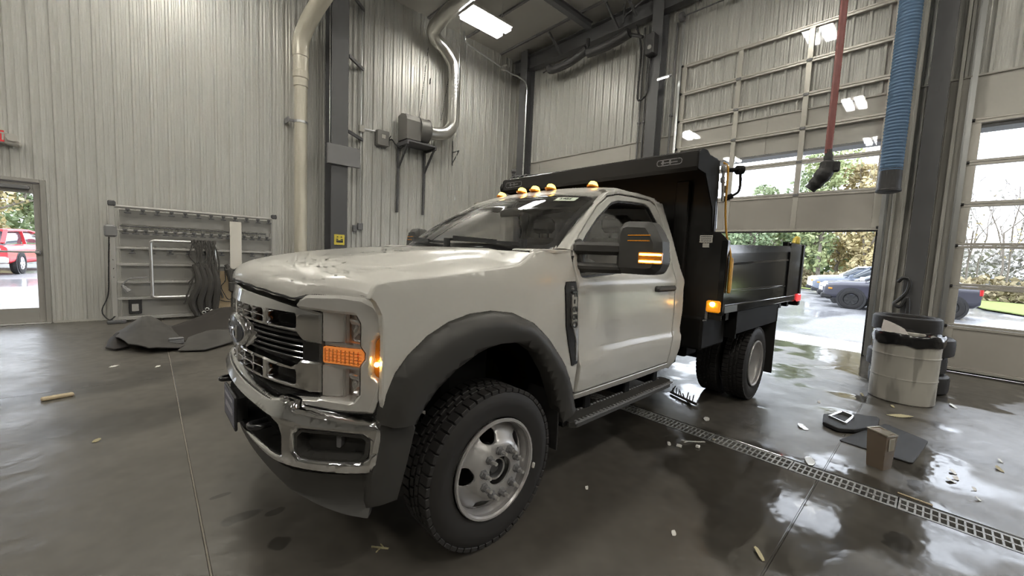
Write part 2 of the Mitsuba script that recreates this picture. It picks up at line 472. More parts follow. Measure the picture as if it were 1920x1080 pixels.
# jambs and head of the openings
for y0, y1 in (O1, O2):
    add(wr, 'jamb', cat([box(XB - 0.02, XB + 0.30, y0 - 0.03, y0 + 0.015, 0, HEAD), box(XB - 0.02, XB + 0.30, y1 - 0.015, y1 + 0.03, 0, HEAD), box(XB - 0.02, XB + 0.30, y0, y1, HEAD - 0.015, HEAD + 0.03)]), 'm_steel_grey', False)
    add(wr, 'weather_seal', cat([box(XB + 0.0, XB + 0.05, y0 + 0.015, y0 + 0.055, 0, HEAD), box(XB + 0.0, XB + 0.05, y1 - 0.055, y1 - 0.015, 0, HEAD)]), 'm_rubber', False)

# walls behind the camera and far left, ceiling
P('m_wall_far', (0.26, 0.255, 0.245), rough=0.6, spec=0.3)
wb = thing('wall_back', kind='structure')
add(wb, 'sheet', box(-15.2, XB + 0.3, -20.3, -20.0, 0, ZC + 0.3), 'm_wall_far', False)
wf = thing('wall_front', kind='structure')
add(wf, 'sheet', box(-15.3, -15.0, -20.3, YA + 0.2, 0, ZC + 0.3), 'm_wall_far', False)
ce = thing('ceiling', kind='structure')
y0 = -12.0
i = 0
for x0 in np.arange(-15.0, XB, 1.3):
    add(ce, 'panel', box(x0 + 0.004, min(x0 + 1.296, XB + 0.2), -20.0, YA + 0.1, ZC, ZC + 0.12), 'm_ceiling', False)
add(ce, 'roof_deck', box(-15.3, XB + 0.4, -20.3, YA + 0.3, ZC + 0.13, ZC + 0.3), 'm_steel_grey', False)
for x0 in (8.42, 7.10, 5.80, 4.50, 3.20, 1.90, 0.60, -0.70, -2.0, -3.3, -4.6, -5.9, -7.2, -8.5, -9.8, -11.1, -12.4):
    add(ce, 'purlin', box(x0 - 0.03, x0 + 0.03, -20.0, YA - 0.02, ZC - 0.05, ZC), 'm_steel_grey', False)
# ------------------------------------------------------------------ lamps
mat('m_lamp_off', type='twosided', b={'type': 'diffuse', 'reflectance': rgb(0.7, 0.7, 0.68)})
lamp_panel = box(-0.60, 0.60, -0.115, 0.115, -0.085, 0.003, 0.02)
lamp_panel.fix_normals()
for i, (lx, ly) in enumerate(LAMPS):
    t = thing('ceiling_light', 'glaring rectangular high bay lamp below the ceiling above the fan duct' if i == 0 else 'rectangular high bay lamp of the hall, outside the picture', 'lamp', None if i == 0 else 'high bay lamps behind and beside the camera')
    add(t, 'housing', cat([box(lx - 0.63, lx + 0.63, ly - 0.31, ly + 0.31, LAMP_Z + 0.004, LAMP_Z + 0.07, 0.01), box(lx - 0.25, lx + 0.25, ly - 0.1, ly + 0.1, LAMP_Z + 0.07, LAMP_Z + 0.14, 0.01)]), 'm_wall_flat', False)
    for dy in (-0.165, 0.165):
        add(t, 'diffuser', mikit.ply(lamp_panel, 'm_lamp_off', to_world=T4().translate([lx, ly + dy, LAMP_Z]), emitter={'type': 'area', 'radiance': {'type': 'rgb', 'value': list(LAMP_RADIANCE)}}), None)
    for sx in (-0.5, 0.5):
        add(t, 'cable', cat([rod((lx + sx, ly - 0.2, LAMP_Z + 0.06), (lx + sx, ly, LAMP_Z + 0.4), 0.006, 6), rod((lx + sx, ly + 0.2, LAMP_Z + 0.06), (lx + sx, ly, LAMP_Z + 0.4), 0.006, 6), rod((lx + sx, ly, LAMP_Z + 0.4), (lx + sx, ly, ZC), 0.006, 6)]), 'm_galv')

# ------------------------------------------------------------------ exit door at the left
d1 = thing('door_1', kind='structure')
yf = YA + 0.0
add(d1, 'frame', cat([box(DOOR_X1 - 0.055, DOOR_X1, yf - 0.045, yf + 0.12, 0, DOOR_ZT, 0.004), box(DOOR_X0, DOOR_X0 + 0.055, yf - 0.045, yf + 0.12, 0, DOOR_ZT, 0.004), box(DOOR_X0 + 0.056, DOOR_X1 - 0.056, yf - 0.045, yf + 0.12, DOOR_ZT - 0.055, DOOR_ZT, 0.004)]), 'm_exit_frame', False)
lx0, lx1, zt = DOOR_X0 + 0.06, DOOR_X1 - 0.06, DOOR_ZT - 0.06
gx0, gx1, gz0, gz1 = lx0 + 0.10, -1.332, 0.262, 2.135
for nme, b in (('stile', (gx1, lx1, 0.02, zt)), ('stile', (lx0, gx0, 0.02, zt)), ('rail', (gx0, gx1, 0.02, gz0)), ('rail', (gx0, gx1, gz1, zt))):
    add(d1, nme, box(b[0], b[1], yf + 0.005, yf + 0.055, b[2], b[3], 0.005), 'm_exit_frame', False)
add(d1, 'pane', box(gx0, gx1, yf + 0.028, yf + 0.0285, gz0, gz1), 'm_pane', False)
pb = add(d1, 'push_bar', cat([box(lx0 + 0.05, lx1 - 0.03, yf - 0.075, yf - 0.045, 1.17, 1.20, 0.008)]), 'm_alu', False)
add(pb, 'bracket', box(lx1 - 0.08, lx1 - 0.02, yf - 0.05, yf + 0.005, 1.15, 1.22, 0.008), 'm_steel_grey', False)
add(pb, 'bracket', box(lx0 + 0.04, lx0 + 0.10, yf - 0.05, yf + 0.005, 1.15, 1.22, 0.008), 'm_steel_grey', False)
add(d1, 'threshold', box(DOOR_X0, DOOR_X1, yf - 0.10, yf + 0.15, 0.0, 0.018, 0.005), 'm_alu', False)
add(d1, 'closer', box(-1.75, -1.36, yf - 0.06, yf + 0.0, 2.19, 2.25, 0.01), 'm_steel_grey', False)

# ------------------------------------------------------------------ sectional garage doors
def garage_door(key, y0, y1, base, label_panes=False):
    d = thing(key, kind='structure')
    xf0, xf1 = XB - 0.085, XB - 0.035
    n = 3
    ystile = [y0 + 0.045 + (y1 - y0 - 0.09) * k / n for k in range(n + 1)]
    zr = [base + 0.68 + 0.616 * k for k in range(6)]
    zr_all = [base + 0.045] + zr
    for k, z in enumerate(zr_all):
        h = 0.042 if 0 < k < 6 else 0.045
        add(d, 'rail', box(xf0, xf1, y0 + 0.01, y1 - 0.01, z - h, z - 0.002, 0.004), 'm_door_alu', False)
        if 0 < k < 6:
            add(d, 'rail', box(xf0, xf1, y0 + 0.01, y1 - 0.01, z + 0.002, z + h, 0.004), 'm_door_alu', False)
        elif k == 6:
            add(d, 'rail', box(xf0, xf1, y0 + 0.01, y1 - 0.01, z, z + 0.03, 0.004), 'm_door_alu', False)
    for j, z in enumerate(zr_all[:-1]):
        za, zb = z + (0.042 if j else 0.0), zr_all[j + 1] - 0.042
        for i, ys in enumerate(ystile):
            w = 0.045 if 0 < i < n else 0.055
            yc = ys + (0.02 if i == 0 else -0.02 if i == n else 0)
            add(d, 'stile', box(xf0 + 0.003, xf1 - 0.003, yc - w, yc + w, za - 0.002, zb + 0.002, 0.004), 'm_door_alu', False)
            if 0 < i < n and j:
                add(d, 'hinge', box(xf0 - 0.014, xf0 + 0.001, ys - 0.045, ys + 0.045, z - 0.025, z + 0.025, 0.005), 'm_steel_grey', False)
        for i in range(n):
            a, b = ystile[i] + 0.044, ystile[i + 1] - 0.044
            if j == 0:
                add(d, 'panel', box(xf0 + 0.014, xf1 - 0.008, a, b, za, zb), 'm_door_panel', False)
            else:
                add(d, 'pane', box(xf0 + 0.025, xf0 + 0.0255, a, b, za, zb), 'm_pane', False)
    add(d, 'bottom_seal', box(xf0 + 0.005, xf1 - 0.005, y0 + 0.01, y1 - 0.01, base - 0.025, base + 0.001, 0.008), 'm_rubber', False)
    for yy, s in ((y0, 1), (y1, -1)):
        tr = add(d, 'track', cat([box(XB - 0.14, XB - 0.055, yy - s * 0.035, yy - s * 0.032, 0.05, 7.2), box(XB - 0.14, XB - 0.137, yy - s * 0.035, yy + s * 0.02, 0.05, 7.2), box(XB - 0.034, XB - 0.008, yy - s * 0.055, yy - s * 0.03, 0.0, 7.2)]), 'm_galv', False)
        for z in zr_all:
            add(d, 'roller', rod((XB - 0.10, yy - s * 0.02, z), (XB - 0.10, yy + s * 0.05, z), 0.022, 10), 'm_black')
    add(d, 'torsion_shaft', cat([rod((XB - 0.2, y0 - 0.1, 7.0), (XB - 0.2, y1 + 0.1, 7.0), 0.015, 8), rod((XB - 0.2, y1 - 0.02, 7.0), (XB - 0.2, y1 + 0.06, 7.0), 0.10, 16), rod((XB - 0.2, y0 - 0.06, 7.0), (XB - 0.2, y0 + 0.02, 7.0), 0.10, 16), rod((XB - 0.2, y0 + 1.3, 7.0), (XB - 0.2, y1 - 1.0, 7.0), 0.045, 12)]), 'm_steel_dark')
    return d
garage_door('door_2', O2[0], O2[1], 2.19)
garage_door('door_3', O1[0], O1[1], 0.03)

# ------------------------------------------------------------------ steel frame of the hall
def ibeam(x0, x1, y0, y1, z0, z1, along='z', flange='y', tf=0.018, tw=0.012):
    """An I section; the flanges are the two faces across the given axis."""
    if along == 'z':
        if flange == 'y':
            c = (x0 + x1) / 2
            return cat([box(x0, x1, y0, y0 + tf, z0, z1, 0.003), box(x0, x1, y1 - tf, y1, z0, z1, 0.003), box(c - tw / 2, c + tw / 2, y0, y1, z0, z1)])
        c = (y0 + y1) / 2
        return cat([box(x0, x0 + tf, y0, y1, z0, z1, 0.003), box(x1 - tf, x1, y0, y1, z0, z1, 0.003), box(x0, x1, c - tw / 2, c + tw / 2, z0, z1)])
    if along == 'y':
        c = (x0 + x1) / 2
        return cat([box(x0, x1, y0, y1, z0, z0 + tf, 0.003), box(x0, x1, y0, y1, z1 - tf, z1, 0.003), box(c - tw / 2, c + tw / 2, y0, y1, z0, z1)])
    c = (y0 + y1) / 2
    return cat([box(x0, x1, y0, y1, z0, z0 + tf, 0.003), box(x0, x1, y0, y1, z1 - tf, z1, 0.003), box(x0, x1, c - tw / 2, c + tw / 2, z0, z1)])

t = thing('steel_column', 'dark steel column in front of the ribbed wall, next to the cream pipe', 'column')
add(t, 'beam', ibeam(3.13, 3.50, 9.58, 10.02, 0.0, ZC - 0.02), 'm_steel_dark', False)
add(t, 'bracket_plate', cat([box(3.03, 3.76, 9.50, 9.578, 3.37, 3.81, 0.006)]), 'm_steel_grey', False)
for z in (7.25, 5.86, 4.18):
    add(t, 'brace', bar((3.52, 9.60, z), (4.02, 10.05, z), 0.05, 0.07), 'm_steel_dark', False)
add(t, 'base_plate', box(3.05, 3.58, 9.50, 10.05, 0.0, 0.025, 0.004), 'm_steel_dark', False)
add(t, 'conduit', rod((3.12, 9.66, 3.83), (3.12, 9.66, 7.6), 0.012, 8), 'm_galv')
t = thing('steel_column', 'dark steel column in the corner of the hall behind the dump bed', 'column')
add(t, 'beam', ibeam(8.78, 9.14, 9.22, 9.52, 0.0, ZC - 0.02, flange='x'), 'm_steel_dark', False)
t = thing('steel_column', 'dark steel column left of the raised garage door', 'column')
add(t, 'beam', ibeam(8.84, 9.14, 4.83, 5.10, 0.0, ZC - 0.02, flange='x'), 'm_steel_dark', False)
t = thing('steel_column', 'dark steel column between the raised and the closed garage door, behind the bin', 'column')
add(t, 'beam', ibeam(8.86, 9.14, 0.16, 0.38, 0.0, ZC - 0.02, flange='x'), 'm_steel_dark', False)
t = thing('roof_beam', 'dark steel beam under the ceiling along the garage door wall', 'beam')
add(t, 'beam', ibeam(8.88, 9.12, -12.0, 10.0, 7.28, 7.70, along='y'), 'm_steel_dark', False)
for y in (6.1, 8.0):
    add(t, 'brace', bar((9.0, y, 7.3), (8.5, y + 0.1, 7.82), 0.05, 0.05), 'm_steel_dark', False)
one('cross_beam', ibeam(-3.0, 8.86, 6.84, 7.0, 7.58, 7.76, along='x', tf=0.02, tw=0.05), 'm_steel_dark', 'dark steel beam crossing the ceiling towards the garage door wall', 'beam', smooth=False)
one('roof_strut', cat([bar((8.86, 5.55, 7.40), (8.2, 5.55, 7.82), 0.05, 0.05), bar((8.86, 5.9, 7.36), (8.86, 5.9, 7.82), 0.04, 0.04), bar((8.86, 5.9, 7.5), (8.86, 5.0, 7.82), 0.04, 0.04)]), 'm_steel_dark', 'short dark struts between ceiling and roof beam above the column', 'strut', smooth=False)

# ------------------------------------------------------------------ on the ribbed wall
P('m_duct', (0.56, 0.55, 0.52), rough=0.30, metallic=0.95)
P('m_fan', (0.115, 0.112, 0.105), rough=0.45)
P('m_sign_yellow', (0.62, 0.50, 0.07), rough=0.5)
t = thing('vent_pipe', 'thick cream plastic pipe running up the ribbed wall beside the dark column', 'pipe')
px, py = 2.575, 9.86
add(t, 'pipe', lathe([(0, 0), (0.128, 0), (0.128, 5.02), (0, 5.02)], 28), 'm_pvc', M=xf(0, (px, py, 0)))
add(t, 'coupling', lathe([(0.128, 0), (0.142, 0), (0.142, 0.16), (0.158, 0.18), (0.158, 0.32), (0.150, 0.33), (0.150, 0.62), (0.163, 0.63), (0.163, 0.70), (0, 0.70)], 28), 'm_pvc', M=xf(0, (px, py, 4.95)), label='stepped cream coupling with grooves')
add(t, 'elbow', tube(smooth_path([(px, py, 5.6), (px, py, 5.85), (px + 0.04, py - 0.10, 6.1), (px + 0.16, py - 0.40, 6.45), (px + 0.4, py - 0.95, 6.95)], 6), 0.165, 24), 'm_pvc')
add(t, 'run', tube([(px + 0.38, py - 0.9, 6.9), (px + 1.1, py - 2.6, 7.5)], 0.15, 24), 'm_pvc')
cl = add(t, 'clamp', lathe([(0.128, 0), (0.14, 0), (0.14, 0.05), (0.128, 0.05)], 28), 'm_galv', M=xf(0, (px, py, 4.17)))
add(cl, 'bracket', cat([box(px - 0.26, px - 0.13, py - 0.02, py + 0.02, 4.17, 4.22), box(px - 0.27, px - 0.24, py - 0.05, 10.07, 4.14, 4.25)]), 'm_steel_grey', False)

t = thing('electrical_conduit', 'thin metal conduit running up the ribbed wall to small grey boxes', 'conduit')
add(t, 'tube', cat([rod((3.98, 10.03, 2.1), (3.98, 10.03, ZC), 0.016, 8), rod((4.02, 10.03, 4.46), (4.36, 10.03, 4.46), 0.014, 8)]), 'm_galv')
add(t, 'junction_box', box(3.92, 4.05, 9.98, 10.065, 4.36, 4.52, 0.008), 'm_wall_flat', False)
add(t, 'outlet_box', box(3.92, 4.05, 9.99, 10.065, 1.95, 2.12, 0.008), 'm_steel_grey', False)
add(t, 'outlet_box', box(3.80, 3.90, 10.0, 10.065, 1.90, 2.06, 0.008), 'm_steel_grey', False)
t = thing('switch_box', 'grey electrical switch box on the wall left of the fan', 'switch box')
add(t, 'case', box(4.35, 4.66, 9.90, 10.065, 4.12, 4.50, 0.012), 'm_fan', False)
add(t, 'plate', box(4.46, 4.56, 9.894, 9.90, 4.30, 4.40), 'm_wall_flat', False)
add(t, 'lever', rod((4.67, 9.97, 4.3), (4.72, 9.95, 4.42), 0.012, 8), 'm_black')
one('flexible_cable', tube(smooth_path([(4.66, 9.98, 4.28), (4.76, 9.97, 4.34), (4.86, 9.93, 4.22), (4.98, 9.85, 4.16), (5.05, 9.8, 4.30)], 6), 0.018, 8), 'm_black', 'black flexible cable from the switch box to the fan', 'cable')

t = thing('exhaust_fan', 'dark exhaust fan on a wall shelf below the curved metal duct', 'fan')
hood = Polygon([(9.50, 4.34), (10.0, 4.34), (10.0, 4.98), (9.80, 5.02), (9.58, 4.96), (9.50, 4.82)])
m = extrude(hood, 0.40); m.apply_transform(axes((4.94, 0, 0), (0, 1, 0), (0, 0, 1), (1, 0, 0)))
add(t, 'motor_hood', m, 'm_fan', False)
add(t, 'motor', rod((5.0, 9.75, 4.45), (5.30, 9.75, 4.45), 0.1, 16), 'm_black')
sc = [(0.31 + 0.05 * math.sin(a), a) for a in np.linspace(0, 2 * math.pi, 28, endpoint=False)]
vol = Polygon([(9.75 + r * math.cos(a), 4.64 + r * math.sin(a)) for r, a in sc])
m = extrude(vol, 0.30); m.apply_transform(axes((5.34, 0, 0), (0, 1, 0), (0, 0, 1), (1, 0, 0)))
add(t, 'housing', m, 'm_fan', 40)
rim = extrude(vol.buffer(0.012).difference(vol.buffer(-0.02)), 0.02)
for x0 in (5.335, 5.625):
    r2 = rim.copy(); r2.apply_transform(axes((x0, 0, 0), (0, 1, 0), (0, 0, 1), (1, 0, 0)))
    add(t, 'rim', r2, 'm_fan', False)
sh = add(t, 'shelf', cat([box(4.94, 5.80, 9.46, 10.05, 4.26, 4.31, 0.004), box(4.94, 4.98, 9.46, 10.05, 4.20, 4.27), box(5.76, 5.80, 9.46, 10.05, 4.20, 4.27)]), 'm_steel_dark', False)
for x0 in (4.98, 5.76):
    add(sh, 'leg', box(x0 - 0.028, x0 + 0.028, 10.01, 10.068, 2.50, 4.26, 0.004), 'm_steel_dark', False)
    add(sh, 'strut', bar((x0, 10.02, 3.66), (x0, 9.50, 4.23), 0.045, 0.045), 'm_steel_dark', False)

def duct_rings(path, r, pitch, n=22):
    path = np.asarray(path); seg = np.r_[0, np.cumsum(np.linalg.norm(np.diff(path, axis=0), axis=1))]
    k = int(seg[-1] / (pitch / 3))
    s = np.linspace(0, seg[-1], k)
    q = np.c_[[np.interp(s, seg, path[:, i]) for i in range(3)]].T
    rr = r * (1 + 0.035 * (np.arange(k) % 3 == 0))
    return tube(q, rr, n)
t = thing('metal_duct', 'shiny round metal duct rising in an S bend from the fan to the ceiling', 'duct')
a1 = smooth_path([(5.64, 9.75, 4.70), (5.95, 9.74, 4.72), (6.25, 9.72, 4.82), (6.43, 9.70, 5.05), (6.47, 9.70, 5.35)], 8)
add(t, 'elbow', tube(a1, 0.170, 22), 'm_duct')
a2 = smooth_path([(6.47, 9.70, 5.30), (6.47, 9.70, 5.9), (6.46, 9.70, 6.45)], 10)
add(t, 'flexible_section', duct_rings(a2, 0.166, 0.09), 'm_duct')
a3 = smooth_path([(6.46, 9.70, 6.42), (6.40, 9.70, 6.72), (6.12, 9.70, 7.0), (5.85, 9.68, 7.12), (5.64, 9.52, 7.22), (5.60, 9.2, 7.30), (5.60, 8.6, 7.40)], 8)
add(t, 'upper_bend', tube(a3, 0.172, 22), 'm_duct')
add(t, 'ceiling_run', tube([(5.60, 8.65, 7.39), (5.62, 4.0, 7.50)], 0.165, 22), 'm_duct')
add(t, 'hanger', cat([rod((6.70, 10.05, 4.05), (6.70, 10.05, 4.75), 0.015, 6), rod((6.70, 10.05, 4.1), (6.70, 9.72, 4.42), 0.015, 6), rod((6.70, 10.05, 4.42), (6.70, 9.72, 4.42), 0.015, 6)]), 'm_steel_dark')
one('pull_cord', cat([rod((6.46, 9.5, 3.05), (6.46, 9.5, ZC), 0.007, 6), lathe([(0, 0), (0.02, 0.01), (0.024, 0.05), (0.012, 0.10), (0, 0.10)], 10).apply_transform(xf(0, (6.46, 9.5, 2.96)))]), 'm_galv', 'thin pull cord with a small handle hanging beside the duct', 'cord')
one('guy_wire', cat([rod((5.5, 9.9, 5.05), (5.75, 9.95, 7.0), 0.006, 5), rod((5.62, 9.6, 5.9), (5.63, 9.6, 6.05), 0.018, 6), rod((6.22, 9.95, 5.2), (6.42, 9.95, 6.4), 0.006, 5)]), 'm_black', 'thin dark guy wires between the fan and the duct', 'wire')
t = thing('air_line', 'thin metal pipe from the lamp to the corner column', 'pipe')
add(t, 'tube', tube(smooth_path([(6.55, 9.45, 7.55), (6.6, 9.45, 7.36), (6.75, 9.5, 7.30), (7.6, 9.55, 7.2), (8.4, 9.56, 7.1), (8.66, 9.36, 6.97), (8.72, 9.14, 6.7), (8.72, 9.12, 6.0), (8.72, 9.12, 4.0), (8.72, 9.12, 0.0)], 6), 0.022, 8), 'm_galv')
add(t, 'fitting', cat([box(8.05, 8.2, 9.53, 9.63, 7.08, 7.2, 0.02), rod((8.1, 9.58, 7.2), (8.2, 9.50, 7.25), 0.03, 8)]), 'm_alu', False)

t = thing('warning_sign', 'small yellow warning sign on the front of the dark column', 'sign')
add(t, 'plate', box(3.205, 3.44, 9.566, 9.579, 1.545, 1.785, 0.003), 'm_sign_yellow', False)
add(t, 'print', cat([box(3.25, 3.40, 9.562, 9.566, 1.60, 1.65), box(3.25, 3.29, 9.562, 9.566, 1.66, 1.685), box(3.35, 3.40, 9.562, 9.566, 1.66, 1.685), box(3.26, 3.29, 9.562, 9.566, 1.72, 1.74), box(3.35, 3.38, 9.562, 9.566, 1.72, 1.74)]), 'm_black', False)

t = thing('exit_sign', 'red lit exit sign on the wall over the door, cut off by the picture edge', 'sign')
P('m_red_sign', (0.75, 0.05, 0.06), rough=0.4)
add(t, 'case', box(-1.86, -1.55, 9.95, 10.065, 2.86, 3.06, 0.01), 'm_wall_flat', False)
add(t, 'face', box(-1.845, -1.565, 9.943, 9.951, 2.875, 3.045, 0.002), 'm_red_sign', False)
add(t, 'lamp_head', cat([box(-1.56, -1.40, 9.93, 10.06, 2.84, 2.91, 0.02), lathe([(0, 0), (0.05, 0.0), (0.06, 0.05), (0, 0.05)], 12).apply_transform(axes((-1.48, 9.93, 2.95), (1, 0, 0), (0, 0, 1), (0, -1, 0)))]), 'm_wall_flat', False)
add(t, 'lettering', text('EXIT', 0.11, 0.004, axes((-1.705, 9.944, 2.96), (1, 0, 0), (0, 0, 1), (0, -1, 0))), 'm_wall_flat', False)

# ------------------------------------------------------------------ on the garage door wall
t = thing('rolled_hose', 'dark hose slung in a long sag high on the wall left of the raised door', 'hose')
c1 = smooth_path([(8.72, 8.25, 6.95), (8.72, 8.08, 6.85), (8.72, 7.55, 6.85), (8.72, 7.06, 6.95), (8.72, 6.88, 7.03)], 6)
add(t, 'length', tube(c1, 0.105, 14), 'm_black')
c2 = smooth_path([(8.72, 6.84, 6.91), (8.72, 6.36, 6.89), (8.72, 5.88, 6.93), (8.72, 5.62, 6.98)], 6)
add(t, 'length', tube(c2, 0.12, 14), 'm_black')
add(t, 'strap', cat([rod((8.72, 6.86, 6.95), (8.72, 6.86, 7.27), 0.05, 8), rod((8.72, 8.45, 6.88), (8.72, 8.25, 6.93), 0.02, 8), rod((8.72, 5.62, 6.95), (8.72, 5.25, 6.75), 0.04, 8)]), 'm_black')
t = thing('wall_camera', 'black box with a small white lens on the column left of the raised door', 'heater')
add(t, 'case', box(8.62, 8.84, 4.9, 5.12, 6.25, 6.72, 0.02), 'm_black', False)
add(t, 'lens', rod((8.61, 5.0, 6.40), (8.63, 5.0, 6.40), 0.05, 12), 'm_alu')
add(t, 'cable', tube(smooth_path([(8.8, 5.05, 6.3), (8.8, 5.08, 5.9), (8.82, 5.12, 5.45), (8.82, 5.3, 5.35), (8.85, 5.36, 5.6), (8.9, 5.38, 6.6), (8.9, 5.55, 7.2)], 6), 0.025, 8), 'm_black')
t = thing('strip_light', 'short lit strip lamp beside the frame of the raised garage door', 'lamp')
mat('m_strip', type='twosided', b={'type': 'diffuse', 'reflectance': rgb(0.8, 0.8, 0.8)})
add(t, 'housing', box(8.80, 8.86, 4.52, 4.86, 5.69, 5.74, 0.01), 'm_steel_grey', False)
add(t, 'tube', {**mikit.ply(box(8.77, 8.80, 4.56, 4.84, 5.66, 5.70, 0.01), 'm_strip'), 'emitter': {'type': 'area', 'radiance': rgb(5, 5, 4.6)}}, None)
for yy, zt, wh in ((5.45, 7.2, 'leftmost of three left of the raised door'), (5.32, 7.2, 'in the middle of three left of the raised door'), (4.62, 7.0, 'next to the frame of the raised door')):
    one('wall_conduit', cat([rod((XB - 0.05, yy, 0.3), (XB - 0.05, yy, zt), 0.022, 8)] + [box(XB - 0.08, XB, yy - 0.04, yy + 0.04, z, z + 0.05, 0.01) for z in (2.0, 4.9)]), 'm_steel_grey', 'thin dark conduit up the wall, ' + wh, 'conduit', 'conduits left of the raised door')
for yy, wh in ((0.62, 'beside the raised door'), (0.50, 'behind the blue hose'), (0.05, 'right of the dark column')):
    one('door_post', box(XB - 0.07, XB - 0.01, yy - 0.022, yy + 0.022, 0, ZC - 0.6, 0.006), 'm_wall_flat', 'slim pale steel post on the wall ' + wh, 'post', 'posts between the garage doors', smooth=False)
# red air hose on a drop, blue exhaust hose
P('m_hose_red', (0.20, 0.055, 0.05), rough=0.45)
P('m_hose_blue', (0.075, 0.13, 0.21), rough=0.6, spec=0.3)
def on_plane(u, v, X):
    c = np.array([(u - 960) / FOCAL, (540 - v) / FOCAL, 1.0])
    rt2 = math.cos(ROLL) * _rt + math.sin(ROLL) * _up
    d = c[0] * rt2 + c[1] * _up2 + c[2] * _fwd
    return EYE + d * (X - EYE[0]) / d[0]
t = thing('air_hose', 'dark red hose with a black nozzle hanging before the raised door', 'hose')
hx, hy = 6.6, 1.135
add(t, 'hose', tube(smooth_path([(hx, hy + 0.02, ZC), (hx, hy + 0.01, 6.0), (hx, hy, 4.5), (hx, hy, 3.0)], 6), 0.040, 10), 'm_hose_red')
add(t, 'nozzle', tube(smooth_path([(hx, hy, 3.05), (hx, hy - 0.01, 2.91), (hx, hy + 0.01, 2.77), (hx, hy + 0.08, 2.65), (hx, hy + 0.16, 2.55)], 5), [0.04] * 3 + [0.05] * 3 + [0.085] * 4 + [0.10] * 4 + [0.085] * 4 + [0.07] * 3, 12), 'm_black')
add(t, 'trigger', box(hx - 0.03, hx + 0.03, hy - 0.14, hy - 0.02, 2.75, 2.89, 0.02), 'm_black', False)
t = thing('exhaust_hose', 'wide blue ribbed exhaust hose hanging between the garage doors with a black cuff', 'hose')
ex, ey, er = 8.52, 0.66, 0.135
hp = [(ex, ey, 3.10), (ex, ey, ZC - 0.1)]
k = 480
zz = np.linspace(3.05, ZC - 0.05, k)
rr = er * (1 + 0.035 * np.sin(np.arange(k) * 2 * np.pi / 5))
add(t, 'hose', lathe(list(zip(rr, zz)), 26).apply_transform(xf(0, (ex, ey, 0))), 'm_hose_blue', True)
add(t, 'cuff', lathe([(0, 2.72), (0.125, 2.72), (0.15, 2.735), (0.152, 2.76), (0.14, 2.78), (0.135, 3.06), (0.14, 3.08), (0, 3.08)], 26).apply_transform(xf(0, (ex, ey, 0))), 'm_black')
add(t, 'bracket', cat([box(ex + 0.02, XB - 0.08, ey - 0.25, ey - 0.17, 6.0, 6.35, 0.01)]), 'm_steel_dark', False)
# ------------------------------------------------------------------ outside: ground, cars, trees
gr = thing('ground', kind='structure')
gz = -0.03
add(gr, 'asphalt', box(-40, 90, -60, 90, gz - 0.3, gz), 'm_asphalt', False)
add(gr, 'apron', box(XB + 0.30, 10.1, O2[0] - 0.3, O2[1] + 0.3, gz, 0.0, 0.01), 'm_concrete_apron', False)
add(gr, 'apron', box(10.11, 10.9, O2[0] - 1.5, O2[1] + 1.5, gz, -0.008, 0.01), 'm_concrete_apron', False)
add(gr, 'apron', box(XB + 0.30, 10.9, O1[0] - 0.3, O1[1] + 0.2, gz, -0.004, 0.01), 'm_concrete_apron', False)
verge = Polygon([(23.5, -3.2), (27.5, -1.5), (33.0, -1.0), (36.0, 9.0), (34.5, 30), (80, 40), (80, -55), (22, -55), (21, -8)])
v = panel(verge, 0.04, lambda a, b, w: np.c_[a, b, gz + 0.045 + w + 0.10 * meshkit.fbm(np.c_[a * 0.3, b * 0.3, a * 0], 2)], du=2.0)
add(gr, 'verge', v, 'm_grass', True)
v2 = Polygon([(-30, 34), (20, 34), (20, 70), (-30, 70)])
add(gr, 'verge', panel(v2, 0.04, lambda a, b, w: np.c_[a, b, gz + 0.045 + w], du=4.0), 'm_grass', True)

def leaf_mesh(rng, blobs, n, size):
    c = np.array([b[:3] for b in blobs]); r = np.array([b[3] for b in blobs])
    wgt = r ** 2 / (r ** 2).sum()
    k = rng.choice(len(blobs), n, p=wgt)
    d = rng.normal(size=(n, 3)); d /= np.linalg.norm(d, axis=1, keepdims=True)
    p = c[k] + d * (r[k] * (0.55 + 0.5 * rng.random(n)))[:, None] * np.array([1, 1, 0.85])
    a = rng.normal(size=(n, 3)); a /= np.linalg.norm(a, axis=1, keepdims=True)
    b = np.cross(a, rng.normal(size=(n, 3))); b /= np.linalg.norm(b, axis=1, keepdims=True)
    s = size * (0.6 + 0.8 * rng.random(n))[:, None]
    v = np.stack([p - a * s, p + b * s * 0.6, p + a * s, p - b * s * 0.6], 1).reshape(-1, 3)
    i = np.arange(n)[:, None] * 4
    return trimesh.Trimesh(v, np.vstack([i + [0, 1, 2], i + [0, 2, 3]]), process=False)

def foliage_mat(key, c1, c2, c3):
    def fn(p, n, uv):
        a = noise(p.x * 0.8, p.y * 0.8, p.z * 0.8)
        r = cell_r(p)
        return mix(mix(c1, c2, smoothstep(0.3, 0.7, a)), c3, smoothstep(0.72, 0.95, r))
    def cell_r(p): return noise(p.x * 5.3, p.y * 5.3, p.z * 5.3)
    mat(key, type='twosided', b={'type': 'diffuse', 'reflectance': proc(fn)})
foliage_mat('m_leaf_green', (0.26, 0.31, 0.16), (0.38, 0.42, 0.22), (0.55, 0.55, 0.32))
foliage_mat('m_leaf_dark', (0.21, 0.27, 0.16), (0.30, 0.35, 0.21), (0.44, 0.47, 0.28))
foliage_mat('m_leaf_gold', (0.42, 0.35, 0.20), (0.52, 0.44, 0.25), (0.60, 0.56, 0.38))
foliage_mat('m_woods_grey', (0.30, 0.29, 0.27), (0.38, 0.37, 0.34), (0.46, 0.43, 0.36))
foliage_mat('m_brush', (0.26, 0.22, 0.14), (0.36, 0.31, 0.20), (0.46, 0.42, 0.26))
